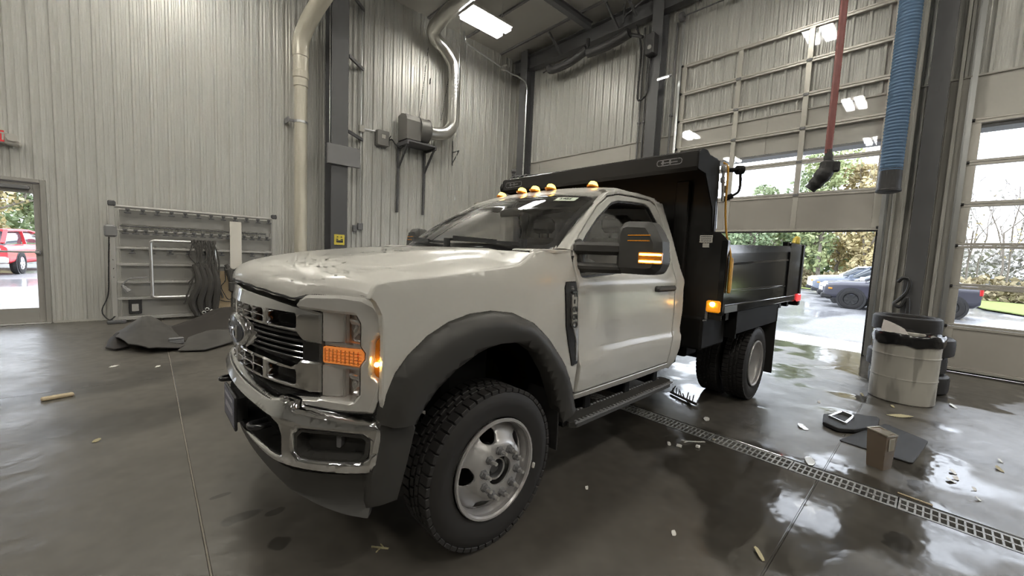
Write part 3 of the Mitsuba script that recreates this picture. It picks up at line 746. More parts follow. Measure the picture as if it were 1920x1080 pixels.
P('m_bark', (0.20, 0.175, 0.15), rough=0.9, spec=0.1)

def branches(rng, x, y, h, spread, levels=3, r0=0.14, z0=gz):
    out = []
    def grow(p, d, L, r, lev):
        q = p + d * L
        m = p + d * L * 0.5 + rng.normal(size=3) * L * 0.05
        out.append(tube(np.array([p, m, q]), [r, r * 0.85, r * 0.6], 5, caps=False))
        if lev == 0: return
        for k in range(3 if lev > 1 else 4):
            dd = d + rng.normal(size=3) * spread; dd[2] = abs(dd[2]) * 0.8 + 0.25
            dd /= np.linalg.norm(dd)
            s = p + (q - p) * rng.uniform(0.55, 1.0)
            grow(s, dd, L * rng.uniform(0.5, 0.72), r * 0.52, lev - 1)
    grow(np.array([x, y, z0]), np.array([rng.normal() * 0.04, rng.normal() * 0.04, 1.0]), h * 0.45, r0, levels)
    return cat(out)

def leafy_tree(seed, x, y, h, w, m, label, group, n=2600, size=0.16, low=0.12):
    rng = np.random.default_rng(seed)
    t = thing('tree', label, 'tree', group)
    add(t, 'trunk', branches(rng, x, y, h * 0.9, 0.5, 2, 0.16), 'm_bark')
    bl = []
    for k in range(15):
        zf = low + (1 - low) * rng.random()
        rad = w * (1 - 0.6 * abs(zf - 0.45)) * 0.8
        a = rng.random() * 6.283
        bl.append((x + math.cos(a) * rad * 0.7 * rng.random(), y + math.sin(a) * rad * rng.random(), zf * h, w * rng.uniform(0.34, 0.6)))
    bl = [(a, b, min(max(c, r * 0.8), h - r * 0.8), r) for a, b, c, r in bl]
    add(t, 'foliage', leaf_mesh(rng, bl, n, size), m, False, kind='stuff')

rng0 = np.random.default_rng(5)
ys_green = [6.2, 7.8, 9.6, 11.2, 13.0, 14.8, 16.6, 19]
for i, yv in enumerate(ys_green):
    leafy_tree(100 + i, 37.5 + 2.2 * (i % 3), yv, [10.6, 9.4, 7.8, 8.2, 7.4, 8.0, 9.0, 8.5][i], 2.1, 'm_leaf_green' if i % 2 == 0 else 'm_leaf_dark', 'green bushy tree beyond the raised door, number %d of its row from the right' % (i + 1), 'green trees behind the parked cars')
for i, (yv, xx, hh) in enumerate([(5.0, 40.5, 9.6), (3.6, 38.0, 9.0), (2.0, 40.0, 10.2)]):
    leafy_tree(140 + i, xx, yv, hh, 2.0, 'm_leaf_gold', 'golden autumn tree at the raised door, %s of three' % ('leftmost', 'middle', 'rightmost')[i], 'golden trees behind the parked cars')
for i in range(4):
    rng = np.random.default_rng(160 + i)
    t = thing('tree', 'tall bare tree over the green trees, number %d from the left' % (i + 1), 'tree', 'bare trees over the green ones')
    add(t, 'trunk', branches(rng, 46, 11.0 - 1.7 * i, 11.0 + rng.random() * 2.0, 0.42, 4, 0.10), 'm_bark')
for i in range(13):
    rng = np.random.default_rng(260 + i)
    yv, xx = 1.2 - 0.62 * i, 38.0 + (i * 2.7) % 7.0
    t = thing('tree', 'thin bare tree behind the panes of the closed door, number %d from the left' % (i + 1), 'tree', 'bare trees behind the closed door')
    add(t, 'trunk', branches(rng, xx, yv, 9.0 + 3.5 * rng.random(), 0.36, 4, 0.055 + 0.03 * rng.random()), 'm_bark')
    bl = [(xx + rng.normal() * 0.8, yv + rng.normal() * 0.8, 2.5 + 5 * rng.random(), 0.8) for _ in range(8)]
    add(t, 'foliage', leaf_mesh(rng, bl, 90, 0.09), 'm_leaf_gold' if i % 4 == 0 else 'm_woods_grey', False, kind='stuff')
rng = np.random.default_rng(9)
bl = [(37.5 + rng.normal() * 0.7, y, 0.3 + 0.5 * rng.random(), 0.9) for y in np.arange(-12, 8, 0.55)]
one('dry_brush', leaf_mesh(rng, bl, 6500, 0.17), 'm_brush', 'dry brown brush and tall grass along the edge of the woods', 'brush', kind='stuff', smooth=False)
bl = [(50 + rng.normal() * 1.0, y, 1 + 4.5 * rng.random(), 2.2) for y in np.arange(3.5, 30, 0.6)]
one('woods', leaf_mesh(rng, bl, 6000, 0.34), 'm_leaf_dark', 'dim green wood far behind the row of green trees', 'woods', kind='stuff', smooth=False)
bl = [(50 + rng.normal() * 1.0, y, 0.5 + 2.6 * rng.random(), 1.3) for y in np.arange(-18, 4, 0.5)]
one('woods', leaf_mesh(rng, bl, 6000, 0.20), 'm_woods_grey', 'dim grey wood far behind the bare trees', 'woods', kind='stuff', smooth=False)
for i, (xx, yv, hh) in enumerate([(-7.2, 40, 7.5), (-5.3, 42, 7.0), (-3.0, 41, 7.5)]):
    leafy_tree(190 + i, xx, yv, hh, 1.8, ['m_leaf_gold', 'm_leaf_dark', 'm_brush'][i], ['hazy golden tree behind the red vehicle', 'hazy green tree behind the red vehicle', 'hazy brown tree right behind the red vehicle'][i], 'trees behind the exit door', n=1600)
bl = [(x, 48 + rng.normal(), 1 + 2.5 * rng.random(), 1.6) for x in np.arange(-16, 4, 0.5)]
one('hedge', leaf_mesh(rng, bl, 3500, 0.3), 'm_leaf_dark', 'dark hedge behind the lot seen through the exit door', 'hedge', kind='stuff', smooth=False)

# ---- parked vehicles
def loft(st, n=28, e=5.0):
    """Stations (x, half width, z0, z1) joined as rounded boxes along x."""
    v, f = [], []
    a = np.linspace(0, 2 * np.pi, n, endpoint=False) + math.pi / n
    for s in st:
        x, w, z0, z1 = s[:4]; ee = s[4] if len(s) > 4 else e
        cx, sx = np.cos(a), np.sin(a)
        v += [[x, w * np.sign(c) * abs(c) ** (2 / ee), (z0 + z1) / 2 + (z1 - z0) / 2 * np.sign(q) * abs(q) ** (2 / ee)] for c, q in zip(cx, sx)]
    for i in range(len(st) - 1):
        for j in range(n):
            k = (j + 1) % n
            f += [[i * n + j, (i + 1) * n + j, (i + 1) * n + k], [i * n + j, (i + 1) * n + k, i * n + k]]
    c0 = len(v); v += [list(np.mean(v[:n], 0)), list(np.mean(v[(len(st) - 1) * n:len(st) * n], 0))]
    for j in range(n):
        k = (j + 1) % n
        f += [[c0, j, k], [c0 + 1, (len(st) - 1) * n + k, (len(st) - 1) * n + j]]
    m = trimesh.Trimesh(v, f, process=False); m.fix_normals()
    return m
def car_paint(key, c): P(key, c, rough=0.25, spec=0.5, coat=1.0)
car_paint('m_car_navy', (0.030, 0.030, 0.045)); car_paint('m_car_white', (0.72, 0.73, 0.74)); car_paint('m_car_blue', (0.10, 0.12, 0.16)); car_paint('m_car_red', (0.55, 0.03, 0.04)); car_paint('m_car_far', (0.06, 0.09, 0.16))
P('m_car_glass', (0.05, 0.06, 0.07), rough=0.06, spec=0.8)
P('m_rim_dark', (0.05, 0.05, 0.05), rough=0.35, metallic=0.6)
P('m_headlamp', (0.75, 0.76, 0.78), rough=0.1, metallic=0.6)
P('m_tail_red', (0.45, 0.02, 0.02), rough=0.2)
P('m_amber_plain', (0.65, 0.25, 0.03), rough=0.2)
tire_small = lathe([(0.24, -0.11), (0.30, -0.12), (0.365, -0.10), (0.375, -0.05), (0.375, 0.05), (0.365, 0.10), (0.30, 0.12), (0.24, 0.11), (0.22, 0.06), (0.0, 0.05)], 32)
def spokes(R, k, w):
    return cat([bar((0, 0, 0.075), (R * math.cos(a), R * math.sin(a), 0.085), w, 0.03) for a in np.linspace(0, 2 * math.pi, k, endpoint=False)] + [lathe([(R - 0.02, 0.06), (R + 0.01, 0.10), (R + 0.02, 0.06)], 28), rod((0, 0, 0.05), (0, 0, 0.1), 0.06, 12)])
def vehicle(name, label, category, M, paint, body, house, wheels, R=0.375, rim='m_headlamp', hw=0.92, extras=None, group=None):
    t = thing(name, label, category, group)
    add(t, 'body', loft(body), paint, 40, M=M)
    hm = loft(house, e=4.0)
    add(t, 'windows', hm, 'm_car_glass', 40, M=M)
    zr = max(s[3] for s in house)
    roof = loft([(s[0], s[1] * 0.985 + 0.006, s[3] - 0.10, s[3] + 0.018) for s in house if s[3] > zr - 0.12], e=4.0)
    add(t, 'roof', roof, paint, 40, M=M)
    tops = [s for s in house if s[3] > zr - 0.12]
    f0, r0 = tops[0], tops[-1]
    fb, rb = house[0], house[-1]
    pil = []
    for s in (-1, 1):
        pil.append(bar((fb[0], s * fb[1] * 0.97, fb[2] + 0.42), (f0[0], s * f0[1] * 0.99, f0[3] - 0.02), 0.06, 0.05))
        pil.append(bar((rb[0], s * rb[1] * 0.97, rb[2] + 0.42), (r0[0], s * r0[1] * 0.99, r0[3] - 0.02), 0.10, 0.05))
        xm = (f0[0] + r0[0]) / 2
        pil.append(bar((xm - 0.1, s * (f0[1] + 0.07), fb[2] + 0.40), (xm - 0.12, s * f0[1] * 0.985, f0[3] - 0.04), 0.09, 0.05))
    add(t, 'pillars', cat(pil), paint, False, M=M)
    for wx in wheels:
        for s in (-1, 1):
            Mw = M @ axes((wx, s * (hw - 0.085), R), (1, 0, 0), (0, 0, s), (0, s, 0)) @ np.diag([R / 0.375] * 3 + [1])
            w = add(t, 'wheel', tire_small, 'm_rubber', 40, M=Mw)
            add(w, 'rim', spokes(0.21, 6, 0.07), rim, 30, M=Mw)
            add(t, 'wheel_arch', lathe([(0.39, 0.0), (0.46, 0.0), (0.46, 0.10), (0.39, 0.10)], 28), 'm_black', 30, M=M @ axes((wx, s * (hw - 0.095), R), (1, 0, 0), (0, 0, s), (0, s, 0)))
            Md = M @ axes((wx, s * (hw - 0.10), R), (1, 0, 0), (0, 0, s), (0, s, 0))
            add(t, 'wheel_well', lathe([(0, 0.0), (0.43, 0.0), (0.43, 0.096), (0.0, 0.096)], 28), 'm_black', 30, M=Md @ axes((0, 0, 0), (1, 0, 0), (0, 1, 0), (0, 0, 1)))
    for s in (-1, 1):
        add(t, 'mirror', box(fb[0] - 0.35, fb[0] - 0.2, s * (hw + 0.02), s * (hw + 0.2), fb[2] + 0.42, fb[2] + 0.60, 0.03), paint, False, M=M)
        add(t, 'headlamp', box(body[0][0] - 0.28, body[0][0] - 0.02, s * (hw - 0.40), s * (hw - 0.06), body[1][3] - 0.24, body[1][3] - 0.08, 0.03), 'm_headlamp', False, M=M)
        add(t, 'side_lamp', box(body[0][0] - 0.33, body[0][0] - 0.2, s * (hw - 0.08), s * (hw + 0.005), body[1][3] - 0.30, body[1][3] - 0.24, 0.01), 'm_amber_plain', False, M=M)
    add(t, 'grille', box(body[0][0] - 0.1, body[0][0] + 0.02, -0.48, 0.48, body[1][3] - 0.42, body[1][3] - 0.12, 0.02), 'm_black', False, M=M)
    add(t, 'bumper', box(body[0][0] - 0.35, body[0][0] + 0.05, -hw + 0.05, hw - 0.05, 0.36, 0.58, 0.05), 'm_black', False, M=M)
    return t
def pose(x, y, ang): return xf(ang, (x, y, gz))
pick_body = [(2.60, 0.78, 0.45, 0.90), (2.48, 0.88, 0.36, 1.04), (1.9, 0.92, 0.34, 1.10), (1.15, 0.92, 0.34, 1.14), (0, 0.92, 0.34, 1.16), (-1.0, 0.92, 0.34, 1.17), (-2.5, 0.92, 0.38, 1.15), (-2.65, 0.90, 0.5, 1.12)]
pick_house = [(1.30, 0.84, 0.70, 1.10), (0.95, 0.82, 0.72, 1.35), (0.40, 0.72, 0.72, 1.76), (-0.3, 0.72, 0.72, 1.80), (-0.85, 0.72, 0.72, 1.77), (-1.15, 0.78, 0.72, 1.20)]
suv_body = [(2.40, 0.74, 0.40, 0.86), (2.25, 0.86, 0.32, 0.98), (1.6, 0.90, 0.30, 1.04), (0.9, 0.90, 0.30, 1.08), (-1.5, 0.90, 0.30, 1.10), (-2.2, 0.88, 0.34, 1.08), (-2.35, 0.84, 0.45, 1.02)]
suv_house = [(1.15, 0.82, 0.66, 1.05), (0.3, 0.70, 0.7, 1.50), (-0.4, 0.70, 0.7, 1.56), (-1.5, 0.70, 0.7, 1.54), (-2.1, 0.76, 0.7, 1.15)]
A90 = math.pi / 2
kk = lambda s, dz: [(a, b, c, d + dz) for a, b, c, d in s]
vehicle('pickup_truck', 'dark navy pickup truck with black wheels parked nearest outside the raised door', 'car', pose(21.32, 0.62, A90), 'm_car_navy', pick_body[:-2] + [(-1.5, 0.92, 0.38, 1.15), (-1.65, 0.90, 0.5, 1.12)], pick_house, (1.66, -0.95), 0.385, 'm_rim_dark')
vehicle('car', 'white low car parked between the navy pickup and the blue car', 'car', pose(23.95, 1.38, A90), 'm_car_white', suv_body, suv_house, (1.5, -1.35), 0.35)
vehicle('car', 'dark blue tall car parked behind the white car outside the raised door', 'car', pose(26.95, 1.95, A90), 'm_car_blue', kk(pick_body, 0.06), [(a, b, c, d - 0.03) for a, b, c, d in pick_house[:-2]] + [(-2.2, 0.72, 0.72, 1.74), (-2.55, 0.78, 0.72, 1.2)], (1.66, -1.6), 0.39)
vehicle('pickup_truck', 'white pickup truck parked farthest in the row outside the raised door', 'car', pose(30.0, 2.75, A90), 'm_car_white', kk(pick_body, 0.08), kk(pick_house, -0.02), (1.66, -1.6), 0.39)
pn = [k for k in labels if k.startswith('pickup_truck')][0]
for s_ in (-0.84, 0.84):
    add(pn, 'tail_lamp', box(-1.68, -1.59, s_ - 0.08, s_ + 0.08, 0.85, 1.10, 0.02), 'm_tail_red', False, M=pose(21.32, 0.62, A90))
# red vehicle behind the exit door, its back turned to the hall
rt = vehicle('pickup_truck', 'red vehicle seen through the glass of the exit door', 'car', pose(-4.15, 24.9, A90 - 0.12), 'm_car_red', kk(pick_body, -0.04), [(1.30, 0.84, 0.70, 1.10), (0.6, 0.76, 0.72, 1.60), (0.0, 0.76, 0.72, 1.66), (-2.2, 0.76, 0.72, 1.62), (-2.58, 0.80, 0.72, 1.15)], (1.66, -1.6), 0.40)
Mr = pose(-4.15, 24.9, A90 - 0.12)
add(rt, 'rear_bumper', box(-2.78, -2.55, -0.9, 0.9, 0.42, 0.66, 0.04), 'm_alu', False, M=Mr)
add(rt, 'license_plate', box(-2.795, -2.78, -0.18, 0.18, 0.46, 0.60), 'm_black', False, M=Mr)
add(rt, 'badge', cat([box(-2.67, -2.64, -0.75, -0.25, 0.82, 0.95, 0.01), box(-2.67, -2.64, -0.15, 0.3, 0.82, 0.95, 0.01)]), 'm_headlamp', False, M=Mr)
add(rt, 'rear_window', box(-2.62, -2.35, -0.62, 0.62, 1.14, 1.50, 0.05), 'm_car_glass', False, M=Mr)
# ------------------------------------------------------------------ the truck; its own frame: u forward from the front axle, v to its left, z up
TRX, TRY, TRA = 1.2925, 2.4067, 0.0136
_c, _s = math.cos(TRA), math.sin(TRA)
MT = axes((TRX, TRY, 0), (-_c, -_s, 0), (_s, -_c, 0), (0, 0, 1))
MIR = np.diag([1.0, -1.0, 1.0, 1.0])

mat('m_white', type='twosided', b={'type': 'roughplastic', 'alpha': 0.045, 'distribution': 'ggx', 'nonlinear': True, 'diffuse_reflectance': rgb(0.79, 0.78, 0.755), 'int_ior': 1.5})
P('m_chrome', (0.86, 0.86, 0.86), rough=0.06, metallic=1.0)
P('m_trim_silver', (0.74, 0.725, 0.70), rough=0.20, metallic=0.55)
P('m_flare', (0.040, 0.039, 0.037), rough=0.5, spec=0.4)
P('m_gloss_black', (0.012, 0.012, 0.013), rough=0.10, spec=0.6)
P('m_body_black', (0.013, 0.0125, 0.012), rough=0.34, spec=0.32)
P('m_bed_black', (0.010, 0.010, 0.010), rough=0.12, spec=0.26)
P('m_tire', (0.021, 0.020, 0.020), rough=0.62, spec=0.35)
P('m_rim', (0.50, 0.49, 0.49), rough=0.34, metallic=0.55)
P('m_interior', (0.030, 0.029, 0.028), rough=0.7)
P('m_interior_grey', (0.075, 0.07, 0.065), rough=0.75)
P('m_reflector', (0.88, 0.88, 0.88), rough=0.09, metallic=1.0)
P('m_bezel', (0.78, 0.77, 0.75), rough=0.28, metallic=0.5)
P('m_amber', (0.75, 0.27, 0.03), rough=0.12, spec=0.6)
P('m_amber_dark', (0.42, 0.12, 0.012), rough=0.15, spec=0.5)
P('m_yellow_strap', (0.55, 0.28, 0.03), rough=0.6)
P('m_chassis', (0.008, 0.008, 0.008), rough=0.65, spec=0.12)
P('m_sticker', (0.62, 0.70, 0.58), rough=0.5)
P('m_label_white', (0.60, 0.58, 0.54), rough=0.5)
mat('m_lens', type='thindielectric', int_ior=1.45)
P('m_liner_grey', (0.22, 0.23, 0.25), rough=0.3, metallic=0.6)

tk = thing('dump_truck', 'white single cab dump truck with black dump bed and amber lamps lit', 'truck')
def tadd(name, mesh, m, smooth=30, parent=None, label=None, kind=None, both=False, **more):
    key = add(parent or tk, name, mesh, m, smooth, label=label, kind=kind, M=MT, **more)
    if both:
        r = mesh.copy(); r.apply_transform(MIR); r.invert()
        return key, add(parent if isinstance(parent, str) else tk, name, r, m, smooth, kind=kind, M=MT, **more)
    return key
def tpanel(poly, thick, fn, **k):
    m = panel(poly, thick, fn, **k)
    if m.volume < 0: m.invert()
    return m

def vs(u, z):
    """Half width of the cab and fender sides."""
    u, z = np.asarray(u, float), np.asarray(z, float)
    v = np.interp(z, [0.40, 0.55, 0.66, 0.85, 1.1, 1.30, 1.36], [0.89, 0.93, 0.965, 0.992, 1.0, 0.988, 0.98])
    v = np.where(z > 1.36, 0.98 - 0.36 * (z - 1.36), v)
    return v - np.where(u > 0.25, 0.16 * (u - 0.25) ** 2, 0)
def side(off=0.0):
    return lambda a, b, w: np.c_[a, vs(a, b) + off + w, b]
def nose(u0=0.957, c=0.36, rake=0.0):
    """The bowed front: (v, z, w) -> point, w standing out forwards."""
    def fn(a, b, w):
        u = u0 - c * a * a - np.where(np.abs(a) > 0.86, 2.2 * (np.abs(a) - 0.86) ** 2, 0) + rake * (b - 1.0)
        nx, ny = 1.0, 2 * c * a
        L = np.sqrt(nx + ny * ny)
        return np.c_[u + w / L, a + w * ny / L, b]
    return fn

# --- hood
def uf(v): return 0.962 - 0.36 * v * v
def hood_z(u, v):
    u, v = np.asarray(u, float), np.asarray(v, float)
    zc = np.interp(u, [-0.6, -0.30, -0.1, 0.2, 0.5, 0.7, 0.85, 0.96], [1.54, 1.527, 1.515, 1.494, 1.462, 1.443, 1.432, 1.428])
    a = np.abs(v)
    t = np.clip((a - 0.47) / 0.15, 0, 1); dome = t * t * (3 - 2 * t)
    d = np.clip(uf(v) - u, 0, None)
    k = np.interp(u, [-0.5, -0.236, -0.17, -0.1, 0.3, 0.7, 0.96], [0.006, 0.015, 0.045, 0.073, 0.085, 0.060, 0.02])
    q = np.clip(d / 0.35, 0, 1) ** 1.5 * 0.62
    fall = k * (q * dome + (1 - q) * np.clip(a / 0.95, 0, 1.1) ** 4)
    ff = 0.036 * (np.minimum(a, 0.54) / 0.54) ** 2
    tq = np.clip((a - 0.54) / 0.20, 0, 1)
    fall = fall + ff * (1 - 0.45 * tq * tq * (3 - 2 * tq)) * np.exp(-d / 0.2)
    lip = 0.055 * np.exp(-(d / 0.022)) + 0.065 * np.exp(-(d / 0.14))
    return zc - fall - lip
hood_half = [(0.962, 0.0), (0.953, 0.15), (0.930, 0.30), (0.894, 0.435), (0.845, 0.57), (0.815, 0.62), (0.79, 0.67), (0.735, 0.78), (0.69, 0.85), (0.655, 0.905), (0.60, 0.930), (0.449, 0.947), (0.288, 0.952), (0.0, 0.947), (-0.104, 0.940), (-0.17, 0.927), (-0.236, 0.912), (-0.245, 0.88), (-0.262, 0.70), (-0.285, 0.40), (-0.30, 0.0)]
hood_poly = Polygon(hood_half + [(u, -v) for u, v in hood_half[::-1][1:-1]])
hp_ = hood_poly.segmentize(0.02).buffer(-0.0045)
hp_ = Polygon([(uf(v) - u, v) for u, v in hp_.exterior.coords]).buffer(0)
hood = tpanel(hp_, 0.03, lambda a, b, w: np.c_[uf(b) - a, b, hood_z(uf(b) - a, b) + w], du=0.02, dv=0.05, bevel=0.006)
hk = tadd('hood', hood, 'm_white', 40)
sealp = hp_.buffer(0.012).difference(hp_.buffer(-0.03))
sealp = sealp.intersection(sbox(0.004, -0.96, 1.15, 0.96))
tadd('seal', tpanel(sealp, 0.006, lambda a, b, w: np.c_[uf(b) - a, b, hood_z(uf(b) - a, b) - 0.016 + w], du=0.04, dv=0.05), 'm_black', False, parent=hk)
rngd = np.random.default_rng(3)
drops = []
ic = trimesh.creation.icosphere(1, 1.0)
for _ in range(900):
    u, v = rngd.uniform(-0.25, 0.9), rngd.uniform(-0.9, 0.75)
    if u > uf(v) - 0.03: continue
    if rngd.random() > meshkit.noise(np.array([u * 3, v * 3, 0.0])) * 1.25: continue
    r = rngd.uniform(0.003, 0.0085)
    d = ic.copy(); d.apply_scale([r, r, r * 0.45]); d.apply_translation([u, v, float(hood_z(u, v)) + 0.0005]); drops.append(d)
mat('m_water', type='dielectric', int_ior=1.33)
tadd('water_drops', cat(drops), 'm_water', True, parent=hk, kind='stuff', label='beads of rain water')

# --- front fenders
fl_out = [(0.634, 0.80), (0.632, 0.86), (0.621, 0.923), (0.59, 1.004), (0.538, 1.073), (0.457, 1.141), (0.355, 1.192), (0.241, 1.219), (0.116, 1.225), (-0.022, 1.206), (-0.175, 1.143), (-0.307, 1.043), (-0.439, 0.903), (-0.551, 0.735), (-0.60, 0.60)]
fl_in = [(-0.475, 0.52), (-0.393, 0.686), (-0.294, 0.851), (-0.186, 0.986), (-0.10, 1.038), (-0.02, 1.062), (0.07, 1.068), (0.15, 1.058), (0.208, 1.041), (0.322, 0.985), (0.411, 0.917), (0.47, 0.847), (0.50, 0.78)]
fender = [(0.60, 0.835), (0.628, 0.835), (0.640, 0.90), (0.640, 1.15), (0.648, 1.235), (0.672, 1.285), (0.69, 1.300), (0.672, 1.345), (0.655, 1.362), (0.60, 1.372), (0.449, 1.388), (0.288, 1.402), (0.0, 1.431), (-0.104, 1.445), (-0.17, 1.474), (-0.236, 1.512), (-0.30, 1.527), (-0.555, 1.531), (-0.549, 1.437), (-0.543, 1.314), (-0.545, 1.127), (-0.575, 0.92), (-0.592, 0.829), (-0.600, 0.66), (-0.58, 0.60), (-0.52, 0.62)]
fpoly = Polygon(fender).buffer(0).difference(Polygon(fl_out + [(-0.55, 0.40), (0.55, 0.40)]).buffer(-0.012))
fpoly = max(getattr(fpoly, 'geoms', [fpoly]), key=lambda g: g.area).buffer(-0.0035)
fm = tpanel(fpoly, 0.03, side(), du=0.05, bevel=0.006)
tadd('fender', fm, 'm_white', 40, both=True)
# flares: an outer lip standing proud with a rolled inner edge
flp = Polygon(fl_out + fl_in).buffer(0)
def flare_fn(a, b, w):
    d = shapely.distance(LineString(fl_in), shapely.points(np.c_[a, b]))
    o = shapely.distance(LineString(fl_out), shapely.points(np.c_[a, b]))
    t = np.clip(o / np.maximum(o + d, 1e-6), 0, 1)
    bul = 0.028 * np.minimum(1, o / 0.03) + 0.022 * np.sin(np.pi * np.clip(t, 0, 1) ** 0.8)
    base = np.maximum(vs(a, np.maximum(b, 0.66)), 0.0)
    return np.c_[a, base + bul + w, b]
tadd('fender_flare', tpanel(flp, 0.07, flare_fn, du=0.04), 'm_flare', 40, both=True)
inner = Polygon([(0.60, 0.78), (0.56, 0.98), (0.42, 1.12), (0.2, 1.19), (0.0, 1.18), (-0.2, 1.08), (-0.38, 0.92), (-0.50, 0.70), (-0.56, 0.48), (-0.52, 0.47), (-0.45, 0.68), (-0.34, 0.88), (-0.18, 1.04), (0.0, 1.13), (0.2, 1.14), (0.39, 1.08), (0.51, 0.95), (0.55, 0.78)])
lin = extrude(inner, 0.52); lin.apply_transform(axes((0, 0.44, 0), (1, 0, 0), (0, 0, 1), (0, -1, 0))); lin.apply_translation([0, 0.52, 0])
tadd('wheel_liner', lin, 'm_chassis', False, both=True)

# --- cab
door_out = [(-0.640, 0.660), (-0.604, 0.66), (-0.598, 0.829), (-0.575, 0.95), (-0.552, 1.127), (-0.548, 1.314), (-0.552, 1.437), (-0.570, 1.531), (-0.668, 1.633), (-0.80, 1.738), (-0.959, 1.851), (-1.128, 1.937), (-1.284, 1.972), (-1.52, 1.985), (-1.767, 1.988), (-1.850, 1.955), (-1.890, 1.85), (-1.905, 1.718), (-1.865, 1.454), (-1.835, 1.197), (-1.829, 0.846), (-1.840, 0.66)]
win = [(-0.600, 1.376), (-0.595, 1.469), (-0.625, 1.533), (-0.753, 1.639), (-0.93, 1.765), (-1.148, 1.890), (-1.245, 1.918), (-1.45, 1.936), (-1.656, 1.945), (-1.735, 1.925), (-1.838, 1.757), (-1.868, 1.60), (-1.868, 1.507), (-1.845, 1.484), (-1.674, 1.468), (-0.949, 1.391), (-0.648, 1.372)]
cl_u = [-2.1, -1.85, -1.566, -1.169, -0.902, -0.76, -0.674, -0.56, -0.3]
cl_z = [0.909, 0.909, 0.911, 0.925, 0.922, 0.906, 0.877, 0.835, 0.80]
def side_cl(off=0.0):
    def fn(a, b, w):
        z0 = np.interp(a, cl_u, cl_z)
        t = np.clip((z0 + 0.006 - b) / 0.018, 0, 1)
        fade = np.clip((b - 0.60) / 0.15, 0, 1)
        belt = 0.010 * np.exp(-((b - 1.335) / 0.03) ** 2)
        return np.c_[a, vs(a, b) + off + 0.014 * t * fade + belt + w, b]
    return fn
dp = Polygon(door_out).buffer(-0.02).buffer(0.02).buffer(-0.0035)
wp = Polygon(win).buffer(-0.02).buffer(0.02)
doors = tadd('door', tpanel(dp.difference(wp), 0.05, side_cl(), du=0.06, dv=0.02, bevel=0.006), 'm_white', 40, both=True)
for i, s in enumerate((1, -1)):
    g = tpanel(wp.buffer(0.006), 0.004, side(-0.025), du=0.15)
    seal = tpanel(wp.buffer(0.012).difference(wp.buffer(-0.012)), 0.03, side(-0.008), du=0.12)
    han = cat([box(-1.80, -1.495, 0.985, 1.025, 1.262, 1.306, 0.014), box(-1.80, -1.74, 0.97, 1.0, 1.262, 1.306, 0.01), box(-1.56, -1.495, 0.97, 1.0, 1.262, 1.306, 0.01)])
    lk = lathe([(0, 0), (0.012, 0), (0.012, 0.004), (0, 0.004)], 12)
    cup = tpanel(rrect(-1.76, -1.56, 1.235, 1.325, 0.035), 0.004, side(0.0015), du=0.1)
    dsl = tpanel(dp.buffer(0.02).difference(dp.buffer(-0.02)), 0.006, side(-0.020), du=0.12)
    for q, m, n, lb in ((dsl, 'm_black', 'seal', None), (g, 'm_lens', 'window', 'tinted glass'), (seal, 'm_black', 'window_seal', None), (han, 'm_flare', 'handle', 'black handle'), (cup, 'm_white', 'handle_cup', None)):
        if s < 0:
            q = q.copy(); q.apply_transform(MIR); q.invert()
        add(doors[i], n, q, m, 40, M=MT, label=lb)
# rear corner, sill and roof rail of the cab side
rear = Polygon([(-1.846, 0.66), (-1.836, 0.846), (-1.842, 1.197), (-1.872, 1.454), (-1.912, 1.718), (-1.897, 1.852), (-1.857, 1.962), (-1.84, 2.00), (-1.945, 2.00), (-2.000, 1.90), (-2.012, 1.70), (-2.005, 1.45), (-2.012, 1.323), (-2.005, 1.19), (-1.985, 0.95), (-2.015, 0.775), (-1.993, 0.634), (-1.95, 0.585), (-1.90, 0.60)]).buffer(0)
rail = Polygon([(-1.14, 1.944), (-1.284, 1.977), (-1.52, 1.990), (-1.767, 1.993), (-1.853, 1.966), (-1.88, 2.022), (-1.60, 2.028), (-1.30, 2.012), (-1.10, 1.985)]).buffer(0)
sill = Polygon([(-0.600, 0.655), (-1.90, 0.655), (-1.94, 0.60), (-1.40, 0.596), (-0.62, 0.612)]).buffer(0)
for g in (rear, rail, sill):
    tadd('cab_side', tpanel(g.buffer(-0.001), 0.05, side_cl(), du=0.05, bevel=0.005), 'm_white', 40, both=True)
def strip(A, B, n=6, bulge=0.0):
    A, B = np.array(A, float), np.array(B, float)
    v, f = [], []
    for a, b in zip(A, B):
        for t in np.linspace(0, 1, n):
            p = a * (1 - t) + b * t + np.array([0.35, 0.8, 0.5]) * bulge * math.sin(math.pi * t)
            v.append(p)
    for i in range(len(A) - 1):
        for j in range(n - 1):
            f += [[i * n + j, (i + 1) * n + j, (i + 1) * n + j + 1], [i * n + j, (i + 1) * n + j + 1, i * n + j + 1]]
    k = len(v)
    v2 = [np.array(p) - np.array([0.02, 0.03, 0.02]) for p in v]
    f2 = [[c + k, b + k, a + k] for a, b, c in f]
    return trimesh.Trimesh(np.vstack([v, v2]), f + f2, process=False)
pillar = strip([(-0.46, 0.862, 1.536), (-0.62, 0.828, 1.640), (-0.80, 0.790, 1.760), (-0.97, 0.752, 1.871), (-1.08, 0.730, 1.940), (-1.16, 0.726, 1.985), (-1.30, 0.722, 2.020)],
               [(-0.566, 0.920, 1.531), (-0.664, 0.884, 1.633), (-0.82, 0.842, 1.757), (-0.955, 0.805, 1.855), (-1.05, 0.786, 1.905), (-1.12, 0.772, 1.945), (-1.30, 0.752, 1.985)], 6, 0.014)
tadd('windshield_pillar', pillar, 'm_white', 60, both=True)
def roof_z(u, v):
    return 2.062 - 0.040 * (np.abs(v) / 0.74) ** 2.4 - 1.15 * np.clip(u + 1.32, 0, None) ** 2 - 0.9 * np.clip(-1.86 - u, 0, None) ** 1.6
